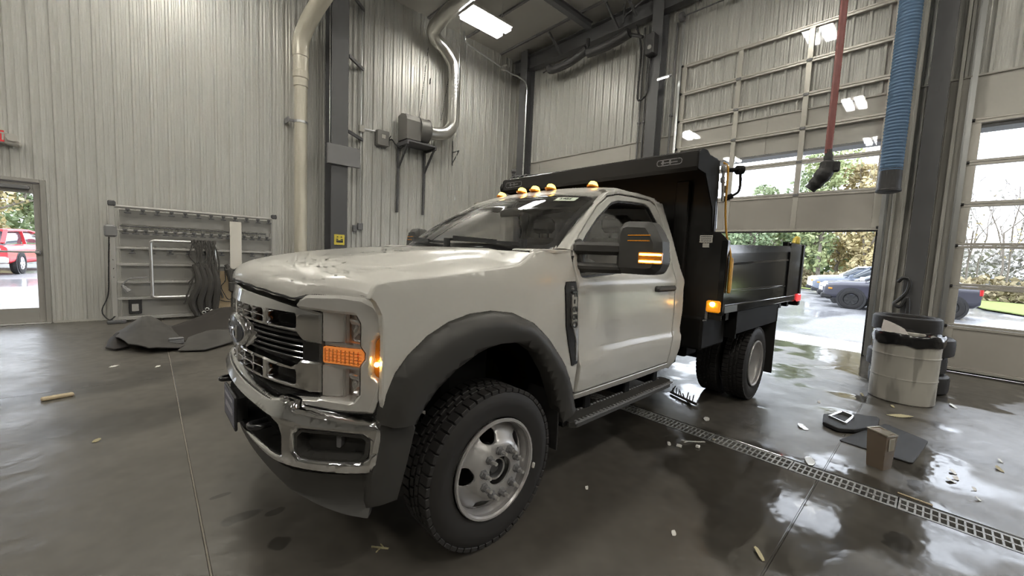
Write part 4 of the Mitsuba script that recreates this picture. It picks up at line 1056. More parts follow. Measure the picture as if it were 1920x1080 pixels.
rt = [(-1.045 - 0.10 * v * v, v) for v in np.linspace(-0.73, 0.73, 15)]
rp = Polygon(rt + [(-1.99, 0.735), (-1.99, -0.735)])
tadd('roof', tpanel(rp, 0.03, lambda a, b, w: np.c_[a, b, roof_z(a, b) + w], du=0.07, bevel=0.008), 'm_white', 40)
def wsh(a, b, w):
    """Windshield: a = v, b from 0 (cowl) to 1 (roof)."""
    x = a * (0.865 - 0.135 * b) / 0.80
    ub, ut = -0.35 - 0.14 * x * x, -1.055 - 0.10 * x * x
    zb, zt = 1.536 + 0 * x, 1.987 - 0.075 * x * x
    k = 0.03 * np.sin(np.pi * b)
    return np.c_[ub + (ut - ub) * b + k * 0.6 + w * 0.55, x, zb + (zt - zb) * b + k + w * 0.83]
ws = tadd('windshield', tpanel(sbox(-0.80, 0, 0.80, 1), 0.006, wsh, du=0.08, dv=0.1), 'm_lens', True, label='large raked windshield')
band = sbox(-0.81, -0.01, 0.81, 1.0).difference(rrect(-0.755, 0.755, 0.055, 0.945, 0.05))
tadd('border', tpanel(band, 0.004, lambda a, b, w: wsh(a, b, w - 0.008), du=0.1), 'm_gloss_black', 40, parent=ws)
stk = tpanel(rrect(0.47, 0.655, 0.79, 0.885), 0.001, lambda a, b, w: wsh(a, b, w + 0.003), du=0.1)
tadd('sticker', stk, 'm_sticker', False, parent=ws, label='pale green sticker reading 1921')
e0, ex_, ey_ = (wsh(np.array([q[0]]), np.array([q[1]]), np.array([0.005]))[0] for q in ((0.56, 0.838), (0.60, 0.838), (0.56, 0.87)))
ex_ = (ex_ - e0) / np.linalg.norm(ex_ - e0); ey_ = (ey_ - e0); ey_ = ey_ - ex_ * (ey_ @ ex_); ey_ /= np.linalg.norm(ey_)
tadd('lettering', text('1921', 0.030, 0.001, axes(e0, ex_, ey_, np.cross(ex_, ey_))), 'm_black', False, parent=ws)
cp = Polygon([(-0.30 + 0.07 * v * v + 0.004, v) for v in np.linspace(-0.87, 0.87, 11)] + [(-0.385 - 0.125 * v * v, v) for v in np.linspace(0.87, -0.87, 11)])
tadd('cowl', tpanel(cp, 0.02, lambda a, b, w: np.c_[a, b, 1.529 - 0.012 + w + 0 * a], du=0.1), 'm_flare', False)
cs = Polygon([(-0.242, 0.914), (-0.262, 0.80), (-0.275, 0.70), (-0.415, 0.70), (-0.455, 0.862), (-0.560, 0.922), (-0.40, 0.935)])
tadd('cowl_side', tpanel(cs.buffer(-0.002), 0.02, lambda a, b, w: np.c_[a, b, np.interp(-a, [0.236, 0.30, 0.57], [1.515, 1.530, 1.535]) + w], du=0.05, bevel=0.005), 'm_white', 40, both=True)
for v0, v1 in ((0.62, -0.05), (-0.05, -0.70)):
    pa, pb = wsh(np.array([v0]), np.array([0.0]), np.array([0.03]))[0], wsh(np.array([v1]), np.array([0.05]), np.array([0.025]))[0]
    wk = tadd('wiper', cat([bar(pa, pb, 0.022, 0.018), bar(pa + [0, -0.25, 0.01], pb + [-0.02, 0, 0.015], 0.012, 0.03), rod(pa - [0, 0, 0.03], pa + [0, 0, 0.03], 0.025, 10)]), 'm_black', False)
# cab back wall, floor, bulkhead
cb = Polygon([(-0.93, 0.62), (0.93, 0.62), (0.985, 1.0), (0.965, 1.36), (0.75, 1.99), (0.5, 2.03), (-0.5, 2.03), (-0.75, 1.99), (-0.965, 1.36), (-0.985, 1.0)])
bw = rrect(-0.62, 0.62, 1.45, 1.86, 0.08)
m = extrude(cb.difference(bw), 0.03); m.apply_transform(axes((-2.0, 0, 0), (0, 1, 0), (0, 0, 1), (1, 0, 0)))
tadd('cab_back', m, 'm_white', False)
m = extrude(bw, 0.005); m.apply_transform(axes((-1.99, 0, 0), (0, 1, 0), (0, 0, 1), (1, 0, 0)))
tadd('rear_window', m, 'm_lens', False)
tadd('cab_floor', cat([box(-1.98, -0.5, -0.93, 0.93, 0.62, 0.66), box(-0.62, -0.56, -0.93, 0.93, 0.62, 1.50), box(-1.95, -1.9, -0.95, 0.95, 0.64, 1.42)]), 'm_interior', False)
tadd('headliner', tpanel(rp.buffer(-0.03), 0.02, lambda a, b, w: np.c_[a, b, roof_z(a, b) - 0.05 + w], du=0.15), 'm_interior_grey', False)
dash = extrude(Polygon([(-0.45, 1.50), (-0.62, 1.525), (-0.86, 1.47), (-0.95, 1.36), (-0.92, 1.15), (-0.80, 0.95), (-0.56, 0.9), (-0.56, 1.4)]), 1.76)
dash.apply_transform(axes((0, 0.88, 0), (1, 0, 0), (0, 0, 1), (0, -1, 0)))
tadd('dashboard', dash, 'm_interior', 30)
ang = np.linspace(0, 2 * math.pi, 33)[:-1]
c0 = np.array([-1.06, 0.42, 1.38]); e1 = np.array([0, 1.0, 0]); e2 = np.array([-0.42, 0, 0.9])
tadd('steering_wheel', cat([tube([c0 + 0.19 * (math.cos(a) * e1 + math.sin(a) * e2) for a in ang], 0.018, 8, closed=True), bar(c0 - 0.18 * e1, c0 + 0.18 * e1, 0.03, 0.05), rod(c0, (-0.88, 0.42, 1.30), 0.04, 10)]), 'm_interior', 40)
for vv in (0.43, -0.43):
    sk = tadd('seat', cat([box(-1.72, -1.2, vv - 0.27, vv + 0.27, 0.95, 1.12, 0.05), box(-1.86, -1.70, vv - 0.26, vv + 0.26, 1.05, 1.68, 0.05)]), 'm_interior_grey', 30)
    tadd('headrest', cat([box(-1.85, -1.74, vv - 0.14, vv + 0.14, 1.73, 1.88, 0.04), rod((-1.8, vv - 0.06, 1.66), (-1.8, vv - 0.06, 1.75), 0.008, 6), rod((-1.8, vv + 0.06, 1.66), (-1.8, vv + 0.06, 1.75), 0.008, 6)]), 'm_interior_grey', 30, parent=sk)
tadd('inner_mirror', cat([box(-0.93, -0.90, -0.13, 0.13, 1.80, 1.87, 0.012), rod((-0.92, 0, 1.86), (-0.99, 0, 1.95), 0.012, 8)]), 'm_interior', False)
tadd('gear_lever', rod((-0.98, 0.12, 1.38), (-1.05, 0.14, 1.55), 0.012, 8), 'm_interior')

# --- roof clearance lamps
mat('m_lamp_amber', type='twosided', b={'type': 'diffuse', 'reflectance': rgb(0.75, 0.3, 0.03)})
def glow(r, g, b): return {'type': 'area', 'radiance': rgb(r, g, b)}
lampb = lathe([(0, 0), (0.050, 0), (0.050, 0.012), (0, 0.012)], 20)
lampd = lathe([(0.040, 0.012), (0.037, 0.030), (0.026, 0.046), (0.010, 0.052), (0, 0.053)], 18)
bulb = trimesh.creation.icosphere(1, 0.012)
for vv in (0.53, 0.17, 0.0, -0.17, -0.53):
    uu = -1.185 - 0.33 * vv * vv
    Ml = axes((uu, vv, float(roof_z(uu, vv)) - 0.004), (1, 0, 0.12), (0, 1, 0), (-0.12, 0, 1)) @ np.diag([1.25, 0.8, 1, 1])
    q = lampb.copy(); q.apply_transform(Ml)
    kx = tadd('clearance_lamp', q, 'm_amber', 40, label='lit amber roof lamp')
    q = lampd.copy(); q.apply_transform(Ml); q.fix_normals()
    tadd('lens', q, 'm_lamp_amber', 40, parent=kx, emitter=glow(11, 5.0, 0.6))

# --- front: headlamp clusters with silver surrounds, grille, bumper
out = [(0.575, 1.236), (0.598, 1.268), (0.640, 1.288), (0.794, 1.298), (0.880, 1.293), (0.925, 1.268), (0.948, 1.215), (0.952, 1.13), (0.952, 1.03), (0.938, 0.92), (0.915, 0.832), (0.798, 0.820), (0.560, 0.811), (0.548, 0.840), (0.702, 0.862), (0.702, 1.226), (0.60, 1.226)]
inn = rpoly([(0.690, 0.868), (0.845, 0.872), (0.868, 0.905), (0.868, 1.02), (0.885, 1.05), (0.885, 1.075), (0.868, 1.10), (0.868, 1.19), (0.850, 1.224), (0.690, 1.224)], 0.008)
mk = rpoly([(0.918, 1.12), (0.934, 1.152), (0.950, 1.152), (0.950, 1.0), (0.940, 0.968), (0.921, 0.985), (0.914, 1.0)], 0.006)
NF = nose()
outp = rpoly(out, 0.006)
trim = tpanel(outp.difference(inn).difference(mk), 0.10, lambda a, b, w: NF(a, b, w + 0.008), du=0.025, bevel=0.012)
ck = tadd('headlamp', trim, 'm_trim_silver', 40, both=True, label=None)
edge = tpanel(outp.buffer(0.009).difference(outp), 0.06, lambda a, b, w: NF(a, b, w - 0.012), du=0.05)
back = tpanel(inn.buffer(0.03), 0.02, lambda a, b, w: NF(a, b, w - 0.105), du=0.05)
refl = []
for z0, z1 in ((1.105, 1.215), (0.880, 0.99)):
    refl.append(rod((0.957 - 0.36 * 0.788 ** 2 - 0.022, 0.786, z0), (0.957 - 0.36 * 0.788 ** 2 - 0.022, 0.786, z1), 0.006, 10))
    for v0, v1, zz, hh, tilt, turn in ((0.800, 0.864, 0.004, 0.050, -0.95, 0.35), (0.806, 0.862, 0.048, 0.030, -0.35, -0.3), (0.800, 0.858, 0.080, 0.026, 0.5, 0.2)):
        q = box(0, 0.012, 0, v1 - v0, 0, hh, 0.003)
        q.apply_transform(trimesh.transformations.rotation_matrix(tilt, [0, 1, 0])); q.apply_transform(trimesh.transformations.rotation_matrix(turn, [0, 0, 1]))
        vm = (v0 + v1) / 2
        q.apply_translation([0.957 - 0.36 * vm * vm - 0.028, v0, z0 + zz]); refl.append(q)
bez = []
for z0, z1 in ((1.10, 1.222), (0.872, 1.0)):
    bez.append(tpanel(sbox(0.703, z0, 0.785, z1), 0.02, lambda a, b, w: NF(a, b, w - 0.014 - 0.03 * np.clip((a - 0.703) / 0.08, 0, 1) ** 2), du=0.02))
    bez.append(tpanel(sbox(0.785, z0, 0.868, z1), 0.02, lambda a, b, w: NF(a, b, w - 0.075 + 0.03 * np.clip((a - 0.785) / 0.08, 0, 1)), du=0.02))
refl.append(tpanel(sbox(0.705, 1.085, 0.872, 1.098), 0.03, lambda a, b, w: NF(a, b, w - 0.02), du=0.05))
refl.append(tpanel(sbox(0.705, 0.998, 0.872, 1.008), 0.03, lambda a, b, w: NF(a, b, w - 0.02), du=0.05))
bowl = []
for zc in (1.165, 0.935):
    q = lathe([(0.045, 0), (0.04, -0.02), (0.025, -0.038), (0.0, -0.045)], 20); q.apply_transform(axes((0.76, 0.82, zc), (0, 1, 0), (0, 0, 1), (1, 0, 0))); bowl.append(q)
lens = tpanel(inn.buffer(-0.001), 0.003, lambda a, b, w: NF(a, b, w - 0.006), du=0.06)
ambp = rpoly([(0.706, 1.012), (0.866, 1.016), (0.878, 1.05), (0.878, 1.072), (0.864, 1.083), (0.706, 1.080)], 0.006)
amb = tpanel(ambp, 0.012, lambda a, b, w: NF(a, b, w - 0.012), du=0.05)
ribs = []
for k in range(9):
    v0 = 0.715 + 0.0175 * k
    ribs.append(tpanel(sbox(v0, 1.02, v0 + 0.004, 1.074), 0.006, lambda a, b, w: NF(a, b, w - 0.0095), du=0.1))
for k in range(4):
    ribs.append(tpanel(sbox(0.71, 1.025 + 0.013 * k, 0.87, 1.028 + 0.013 * k), 0.006, lambda a, b, w: NF(a, b, w - 0.0097), du=0.05))
mkm = tpanel(mk.buffer(-0.001), 0.03, lambda a, b, w: NF(a, b, w - 0.002), du=0.03, bevel=0.004)
mat('m_turn', type='twosided', b={'type': 'principled', 'base_color': rgb(0.78, 0.27, 0.06), 'roughness': 0.15, 'specular': 0.6})
for i, s in enumerate((1, -1)):
    for q, m, n, lb, em in ((edge, 'm_gloss_black', 'edge', None, None), (back, 'm_bezel', 'housing', None, None), (cat(refl), 'm_reflector', 'reflector', 'faceted chrome reflectors', None), (cat(bez), 'm_bezel', 'bezel', 'pale silver bezel behind the lens', None), (amb, 'm_turn', 'turn_signal', 'amber turn signal', glow(0.40, 0.12, 0.02)), (cat(ribs), 'm_amber', 'ribs', None, None), (lens, 'm_lens', 'lens', 'clear lens', None), (mkm, 'm_amber_dark', 'side_marker', 'lit amber side marker', glow(0.06, 0.018, 0.001))):
        q = q.copy()
        if s < 0: q.apply_transform(MIR); q.invert()
        add(ck[i], n, q, m, 40, M=MT, label=lb, **({'emitter': em} if em else {}))
    q = trimesh.creation.icosphere(2, 0.010); q.apply_translation([0.648, s * 0.944, 1.040])
    add(ck[i], 'bulb', q, 'm_lamp_amber', True, M=MT, emitter=glow(45, 24, 5) if s > 0 else glow(20, 9, 1))

gk = tadd('grille', tpanel(sbox(-0.705, 0.865, 0.705, 1.285), 0.03, lambda a, b, w: NF(a, b, w - 0.085), du=0.1), 'm_black', False)
def sym(pts): return Polygon(pts + [(-a, b) for a, b in pts[::-1]]).buffer(0)
topf = sym([(0.0, 1.272), (0.20, 1.270), (0.39, 1.258), (0.53, 1.240), (0.60, 1.230), (0.700, 1.216), (0.700, 1.090), (0.612, 1.090), (0.596, 1.104), (0.575, 1.122), (0.36, 1.128), (0.0, 1.132)])
botf = sym([(0.0, 0.982), (0.36, 0.978), (0.54, 0.966), (0.575, 0.986), (0.600, 1.006), (0.700, 1.010), (0.700, 0.885), (0.64, 0.876), (0.30, 0.880), (0.0, 0.884)])
def holes(z0, z1, z2, z3, zb0, zb1):
    h = []
    for s in (1, -1):
        h.append(rrect(s * 0.385, s * 0.572, zb0, zb1, 0.012))
        for k in range(3):
            a = 0.022 + 0.112 * k
            h.append(rrect(s * a, s * (a + 0.098), z0, z1, 0.008)); h.append(rrect(s * a, s * (a + 0.098), z2, z3, 0.008))
    return unary_union(h)
topf = topf.difference(holes(1.140, 1.164, 1.171, 1.196, 1.140, 1.200))
botf = botf.difference(holes(0.892, 0.926, 0.934, 0.968, 0.898, 0.958))
def topfn(a, b, w):                                      # the upper chrome bar leans back towards the hood
    return NF(a, b, w - 0.10 * np.clip(b - 1.198, 0, None) ** 1 * 1.4)
tadd('upper_frame', tpanel(topf, 0.05, topfn, du=0.03, bevel=0.007), 'm_chrome', 40, parent=gk, label='chrome upper frame with rows of openings')
tadd('lower_frame', tpanel(botf, 0.05, NF, du=0.03, bevel=0.007), 'm_chrome', 40, parent=gk, label='chrome lower frame with rows of openings')
for zc in (1.105, 1.080, 1.055, 1.030, 1.004):
    tadd('bar', tpanel(rrect(-0.70, 0.70, zc - 0.006, zc + 0.006, 0.003), 0.04, lambda a, b, w: NF(a, b, w - 0.022), du=0.04, bevel=0.003), 'm_gloss_black', 40, parent=gk)
tadd('side_block', tpanel(sbox(0.60, 1.0, 0.70, 1.095), 0.05, lambda a, b, w: NF(a, b, w - 0.014), du=0.03), 'm_gloss_black', 40, parent=gk)
tadd('side_block', tpanel(sbox(-0.70, 1.0, -0.60, 1.095), 0.05, lambda a, b, w: NF(a, b, w - 0.014), du=0.03), 'm_gloss_black', 40, parent=gk)
th = np.linspace(0, 2 * math.pi, 48, endpoint=False)
ov = Polygon([(0.185 * math.cos(t), 1.056 + 0.084 * math.sin(t)) for t in th])
def dome(k, o): return lambda a, b, w: NF(a, b, w + o + k * np.clip(1 - (a / 0.185) ** 2 - ((b - 1.056) / 0.084) ** 2, 0, 1) ** 0.5)
ek = tadd('emblem', tpanel(ov, 0.05, dome(0.02, 0.0), du=0.02, bevel=0.008), 'm_chrome', 40, label='oval chrome emblem')
P('m_emblem', (0.05, 0.055, 0.07), rough=0.12, metallic=0.3)
tadd('field', tpanel(ov.buffer(-0.018), 0.01, dome(0.018, 0.004), du=0.02), 'm_emblem', 40, parent=ek)
tx = text('Ford', 0.062, 0.004, np.eye(4)); tx.apply_scale([1.25, 1, 1]); v = tx.vertices.copy(); tx.vertices = dome(0.018, 0.005)(v[:, 0], v[:, 1] + 1.056, v[:, 2]); tx.vertices[:, 1] *= 1
tadd('lettering', tx, 'm_chrome', False, parent=ek)
boss = sym([(0.0, 1.142), (0.11, 1.135), (0.19, 1.10), (0.235, 1.056), (0.19, 1.01), (0.11, 0.978), (0.0, 0.970)])
tadd('boss', tpanel(boss.difference(ov.buffer(-0.004)), 0.05, lambda a, b, w: NF(a, b, w - 0.006 - 0.12 * np.clip(np.abs(a) - 0.12, 0, 1)), du=0.03, bevel=0.01), 'm_chrome', 40, parent=gk)
tadd('seal_strip', tpanel(sbox(-0.60, 1.236, 0.60, 1.315), 0.03, lambda a, b, w: NF(a, b, w - 0.055), du=0.1), 'm_flare', False, parent=gk)

def ub(a): return 0.976 - 0.15 * a * a - 0.93 * np.clip(np.abs(a) - 0.5, 0, None) ** 2
def BF(a, b, w):
    """The bumper: flatter in the middle, swept back at its ends."""
    s_ = 0.30 * a + 1.86 * np.clip(np.abs(a) - 0.5, 0, None) * np.sign(a)
    L = np.sqrt(1 + s_ * s_)
    return np.c_[ub(a) + w / L, a + w * s_ / L, b]
def bump_fn(a, b, w):
    back_ = np.where(b > 0.775, (b - 0.775) * 0.42, 0) + np.where(b < 0.63, (0.63 - b) * 0.35, 0)
    return BF(a, b, w - back_)
bp = sym([(0.0, 0.832), (0.40, 0.832), (0.50, 0.836), (0.55, 0.848), (0.62, 0.848), (0.652, 0.842), (0.668, 0.822), (0.80, 0.815), (0.90, 0.806), (0.955, 0.804), (0.966, 0.776), (0.945, 0.590), (0.930, 0.582), (0.875, 0.574), (0.765, 0.570), (0.667, 0.566), (0.58, 0.563), (0.44, 0.558), (0.0, 0.57)])
fog = rpoly([(0.678, 0.720), (0.705, 0.749), (0.811, 0.755), (0.916, 0.750), (0.935, 0.732), (0.930, 0.664), (0.912, 0.638), (0.74, 0.626), (0.695, 0.628), (0.676, 0.660)], 0.012)
mid = rpoly([(0.612, 0.705), (0.598, 0.743), (0.547, 0.764), (0.40, 0.768), (-0.40, 0.768), (-0.547, 0.764), (-0.598, 0.743), (-0.612, 0.705), (-0.612, 0.622), (-0.590, 0.609), (-0.44, 0.603), (0.44, 0.603), (0.590, 0.609), (0.612, 0.622)], 0.012)
fogs = [fog, affinity.scale(fog, -1, 1, origin=(0, 0))]
bm = tpanel(bp.difference(unary_union(fogs + [mid])), 0.05, bump_fn, du=0.03, bevel=0.012)
bk = tadd('front_bumper', bm, 'm_chrome', 40, label='chrome front bumper')
tadd('intake', cat([tpanel(mid.buffer(0.02), 0.02, lambda a, b, w: bump_fn(a, b, w - 0.10), du=0.08), tpanel(mid.buffer(0.015).difference(mid.buffer(-0.008)), 0.095, lambda a, b, w: bump_fn(a, b, w - 0.014), du=0.06)]), 'm_chassis', False, parent=bk)
for g in fogs:
    tadd('fog_recess', tpanel(g.buffer(0.015).difference(g.buffer(-0.012)), 0.07, lambda a, b, w: bump_fn(a, b, w - 0.012), du=0.05), 'm_flare', 40, parent=bk)
    tadd('fog_recess', tpanel(g.buffer(0.02), 0.02, lambda a, b, w: bump_fn(a, b, w - 0.075), du=0.06), 'm_flare', 40, parent=bk)
    x_ = 0.83 if g is fogs[0] else -0.83
    tadd('fog_lamp_mount', tpanel(rrect(x_ - 0.008, x_ + 0.008, 0.675, 0.728, 0.007), 0.03, lambda a, b, w: bump_fn(a, b, w - 0.045), du=0.05), 'm_steel_grey', 40, parent=bk)
def pad_fn(a, b, w): return np.c_[ub(a) - 0.024 + b, a, 0.828 + w + 0.002 * np.sin(a * 330)]
tadd('step_pad', tpanel(sbox(-0.53, -0.14, 0.53, 0.0), 0.02, pad_fn, du=0.0048, dv=0.07), 'm_flare', 40, parent=bk, label='black ribbed step pad')
tadd('filler', tpanel(sbox(-0.93, 0.76, 0.93, 0.83), 0.03, lambda a, b, w: NF(a, b, w - 0.03), du=0.06), 'm_flare', False, parent=bk)
vp = sym([(0.0, 0.580), (0.36, 0.565), (0.64, 0.550), (0.86, 0.570), (0.93, 0.590), (0.93, 0.402), (0.86, 0.410), (0.70, 0.438), (0.52, 0.458), (0.33, 0.470), (0.0, 0.482)])
tadd('valance', tpanel(vp, 0.04, lambda a, b, w: BF(a, b, w - 0.035 - 0.03 * np.clip(0.56 - b, 0, 1) / 0.15 + 0.05 * np.clip(0.455 - b, 0, 1) / 0.05), du=0.05), 'm_flare', 40, label='black lower air dam')
ends = Polygon([(0.645, 0.80), (0.60, 0.825), (0.50, 0.80), (0.475, 0.74), (0.50, 0.60), (0.53, 0.42), (0.66, 0.43), (0.665, 0.58)])
tadd('bumper_end', tpanel(ends, 0.04, lambda a, b, w: np.c_[a, np.interp(b, [0.4, 0.58, 0.8], [0.915, 0.945, 0.965]) + w - 1.1 * np.clip(a - 0.60, 0, 1) ** 1.5, b], du=0.05, bevel=0.01), 'm_flare', 40, both=True)
P('m_plate', (0.10, 0.10, 0.13), rough=0.4)
P('m_plate_print', (0.30, 0.30, 0.34), rough=0.5)
pk = tadd('plate_bracket', cat([box(0.980, 0.992, -0.150, 0.150, 0.575, 0.745, 0.004), box(0.93, 0.982, -0.10, 0.10, 0.60, 0.72)]), 'm_black', False)
tadd('license_plate', box(0.992, 0.994, -0.140, 0.140, 0.590, 0.735), 'm_plate', False, parent=pk)
tadd('print', cat([box(0.994, 0.995, -0.11, 0.11, 0.70, 0.715), box(0.994, 0.995, -0.10, 0.10, 0.64, 0.67)]), 'm_plate_print', False, parent=pk)
for s in (1, -1):
    hkp = smooth_path([(0.90, s * 0.375, 0.69), (0.945, s * 0.375, 0.69), (0.972, s * 0.385, 0.69), (0.974, s * 0.42, 0.69), (0.945, s * 0.435, 0.69), (0.90, s * 0.435, 0.69)], 5)
    tadd('tow_hook', tube(hkp, 0.0125, 10), 'm_gloss_black', 40)

# --- fender badge
vent = rpoly([(-0.43, 1.320), (-0.445, 1.352), (-0.535, 1.354), (-0.541, 1.30), (-0.545, 1.127), (-0.562, 0.95), (-0.582, 0.862), (-0.525, 0.852), (-0.468, 1.009), (-0.44, 1.10)], 0.008)
bk2 = tadd('fender_badge', tpanel(vent, 0.02, side(0.006), du=0.04, bevel=0.004), 'm_gloss_black', 40, both=True)
chrome_b = rpoly([(-0.480, 1.282), (-0.532, 1.282), (-0.535, 1.12), (-0.548, 1.085), (-0.556, 1.0), (-0.566, 0.88), (-0.552, 0.88), (-0.535, 1.01), (-0.505, 1.075), (-0.488, 1.10)], 0.004)
cbm = tpanel(chrome_b, 0.012, side(0.013), du=0.04, bevel=0.004)
tx = text('F-550', 0.050, 0.003, np.eye(4)); vv_ = tx.vertices.copy(); tx.vertices = side(0.0135)(-0.508 - vv_[:, 1] * 0.85, 1.192 - vv_[:, 0] * 1.0, vv_[:, 2])
tx2 = text('XL', 0.018, 0.002, np.eye(4)); vv_ = tx2.vertices.copy(); tx2.vertices = side(0.0065)(-0.495 - vv_[:, 0], 1.318 + vv_[:, 1], vv_[:, 2])
P('m_badge_dark', (0.06, 0.06, 0.06), rough=0.25, metallic=0.5)
for i, s in enumerate((1, -1)):
    for q, m, n in ((cbm, 'm_chrome', 'spear'), (tx, 'm_badge_dark', 'lettering'), (tx2, 'm_chrome', 'lettering')):
        if s < 0:
            if n == 'lettering': continue
            q = q.copy(); q.apply_transform(MIR); q.invert()
        add(bk2[i], n, q, m, 40 if n == 'spear' else False, M=MT)

# --- mirrors
def lathe_box(*a): return box(*a)
for s in (1, -1):
    mp = rpoly([(1.120, 1.412), (1.118, 1.64), (1.14, 1.700), (1.185, 1.712), (1.315, 1.706), (1.350, 1.66), (1.382, 1.60), (1.392, 1.475), (1.370, 1.422), (1.32, 1.412)], 0.035, 6)
    shell = tpanel(mp, 0.12, lambda a, b, w: np.c_[-0.70 + w - 0.25 * (a - 1.12) ** 2 - np.clip(0.03 - 0 * a, 0, 1) * 0, a, b], du=0.04, bevel=0.035)
    arms = cat([bar((-0.60, 0.90, 1.550), (-0.76, 1.16, 1.552), 0.08, 0.075, b=0.02), bar((-0.60, 0.92, 1.436), (-0.76, 1.16, 1.438), 0.07, 0.058, b=0.02), bar((-0.63, 0.955, 1.40), (-0.63, 0.90, 1.60), 0.06, 0.04, b=0.01)])
    glass = tpanel(mp.buffer(-0.02), 0.004, lambda a, b, w: np.c_[-0.823 + w - 0.25 * (a - 1.12) ** 2, a, b], du=0.2)
    led = [tpanel(rrect(1.278, 1.389, z - 0.006, z + 0.006, 0.004), 0.012, lambda a, b, w: np.c_[-0.700 + w + 0.005 - 0.25 * (a - 1.12) ** 2 - np.clip(a - 1.360, 0, 1) * 0.9, a, b], du=0.03) for z in (1.525, 1.487)]
    sock = tpanel(rrect(1.272, 1.390, 1.474, 1.538, 0.006), 0.012, lambda a, b, w: np.c_[-0.700 + w + 0.002 - 0.25 * (a - 1.12) ** 2 - np.clip(a - 1.360, 0, 1) * 0.9, a, b], du=0.03)
    up = [tpanel(rrect(1.20, 1.33, z - 0.003, z + 0.003, 0.002), 0.004, lambda a, b, w: np.c_[-0.700 + w + 0.002 - 0.25 * (a - 1.12) ** 2, a, b], du=0.05) for z in (1.630, 1.600)]
    fix = (lambda q: q) if s > 0 else (lambda q: (q.apply_transform(MIR), q.invert(), q)[2])
    mkx = tadd('mirror', fix(shell), 'm_gloss_black' if False else 'm_flare', 40, label='large black tow mirror with lit amber bars' if s > 0 else 'black tow mirror on the far side')
    tadd('arm', fix(arms), 'm_flare', 30, parent=mkx)
    tadd('glass', fix(glass), 'm_chrome', False, parent=mkx)
    tadd('lamp_socket', fix(sock), 'm_amber', 30, parent=mkx)
    tadd('groove', fix(cat(up)), 'm_amber', 30, parent=mkx)
    for q in led:
        tadd('turn_signal', fix(q), 'm_lamp_amber', 30, parent=mkx, **({'emitter': glow(16, 7.5, 0.9)} if s > 0 else {}))

# --- wheels
def tire_mesh(R=0.408, W=0.225, rim_r=0.250, lugs=52, deep=0.010):
    h = W / 2
    prof = [(rim_r, -h + 0.03), (rim_r + 0.012, -h + 0.012), (R - 0.085, -h - 0.008), (R - 0.045, -h), (R - 0.022, -h + 0.012), (R - deep, -h + 0.035), (R - deep, h - 0.035), (R - 0.022, h - 0.012), (R - 0.045, h), (R - 0.085, h + 0.008), (rim_r + 0.012, h - 0.012), (rim_r, h - 0.03)]
    parts = [lathe(prof, 56)]
    for k in range(lugs):
        a = 2 * math.pi * k / lugs
        for z0, z1, da in ((-h + 0.008, -h + 0.068, 0.0), (-h + 0.080, -0.008, 0.5), (0.008, h - 0.080, 0.0), (h - 0.068, h - 0.008, 0.5)):
            b = box(R - deep - 0.012, R, -0.0205, 0.0205, z0, z1, 0.003)
            b.apply_transform(xf(a + da * 2 * math.pi / lugs)); parts.append(b)
    return cat(parts)
TIRE = tire_mesh()
def disc_with_holes(prof, hole_r, hole_n, hr, phase, ell=1.0, bore=0.072):
    rmax = prof[-1][0]
    pl = Point(0, 0).buffer(rmax, quad_segs=20)
    hs = [Point(0, 0).buffer(bore, quad_segs=12)]
    for k in range(hole_n):
        a = phase + 2 * math.pi * k / hole_n
        e = affinity.rotate(affinity.scale(Point(0, 0).buffer(hr, quad_segs=8), 1.0, ell), math.degrees(a), origin=(0, 0))
        hs.append(affinity.translate(e, hole_r * math.cos(a), hole_r * math.sin(a)))
    pl = pl.difference(unary_union(hs))
    pr = np.array(prof)
    return panel(pl, 0.012, lambda a, b, w: np.c_[a, b, np.interp(np.hypot(a, b), pr[:, 0], pr[:, 1]) + w], du=0.022)
def rim_front(phase):
    barrel = lathe([(0.236, 0.004), (0.243, 0.014), (0.253, 0.014), (0.257, 0.006), (0.254, -0.004), (0.244, -0.012), (0.235, -0.03), (0.228, -0.06), (0.224, -0.19), (0.228, -0.19), (0.240, -0.03), (0.236, 0.004)], 56)
    d = disc_with_holes([(0.0, 0.030), (0.138, 0.030), (0.148, 0.024), (0.155, 0.012), (0.170, -0.006), (0.200, -0.030), (0.217, -0.050), (0.228, -0.064)], 0.184, 5, 0.034, phase, 1.35)
    return barrel, d
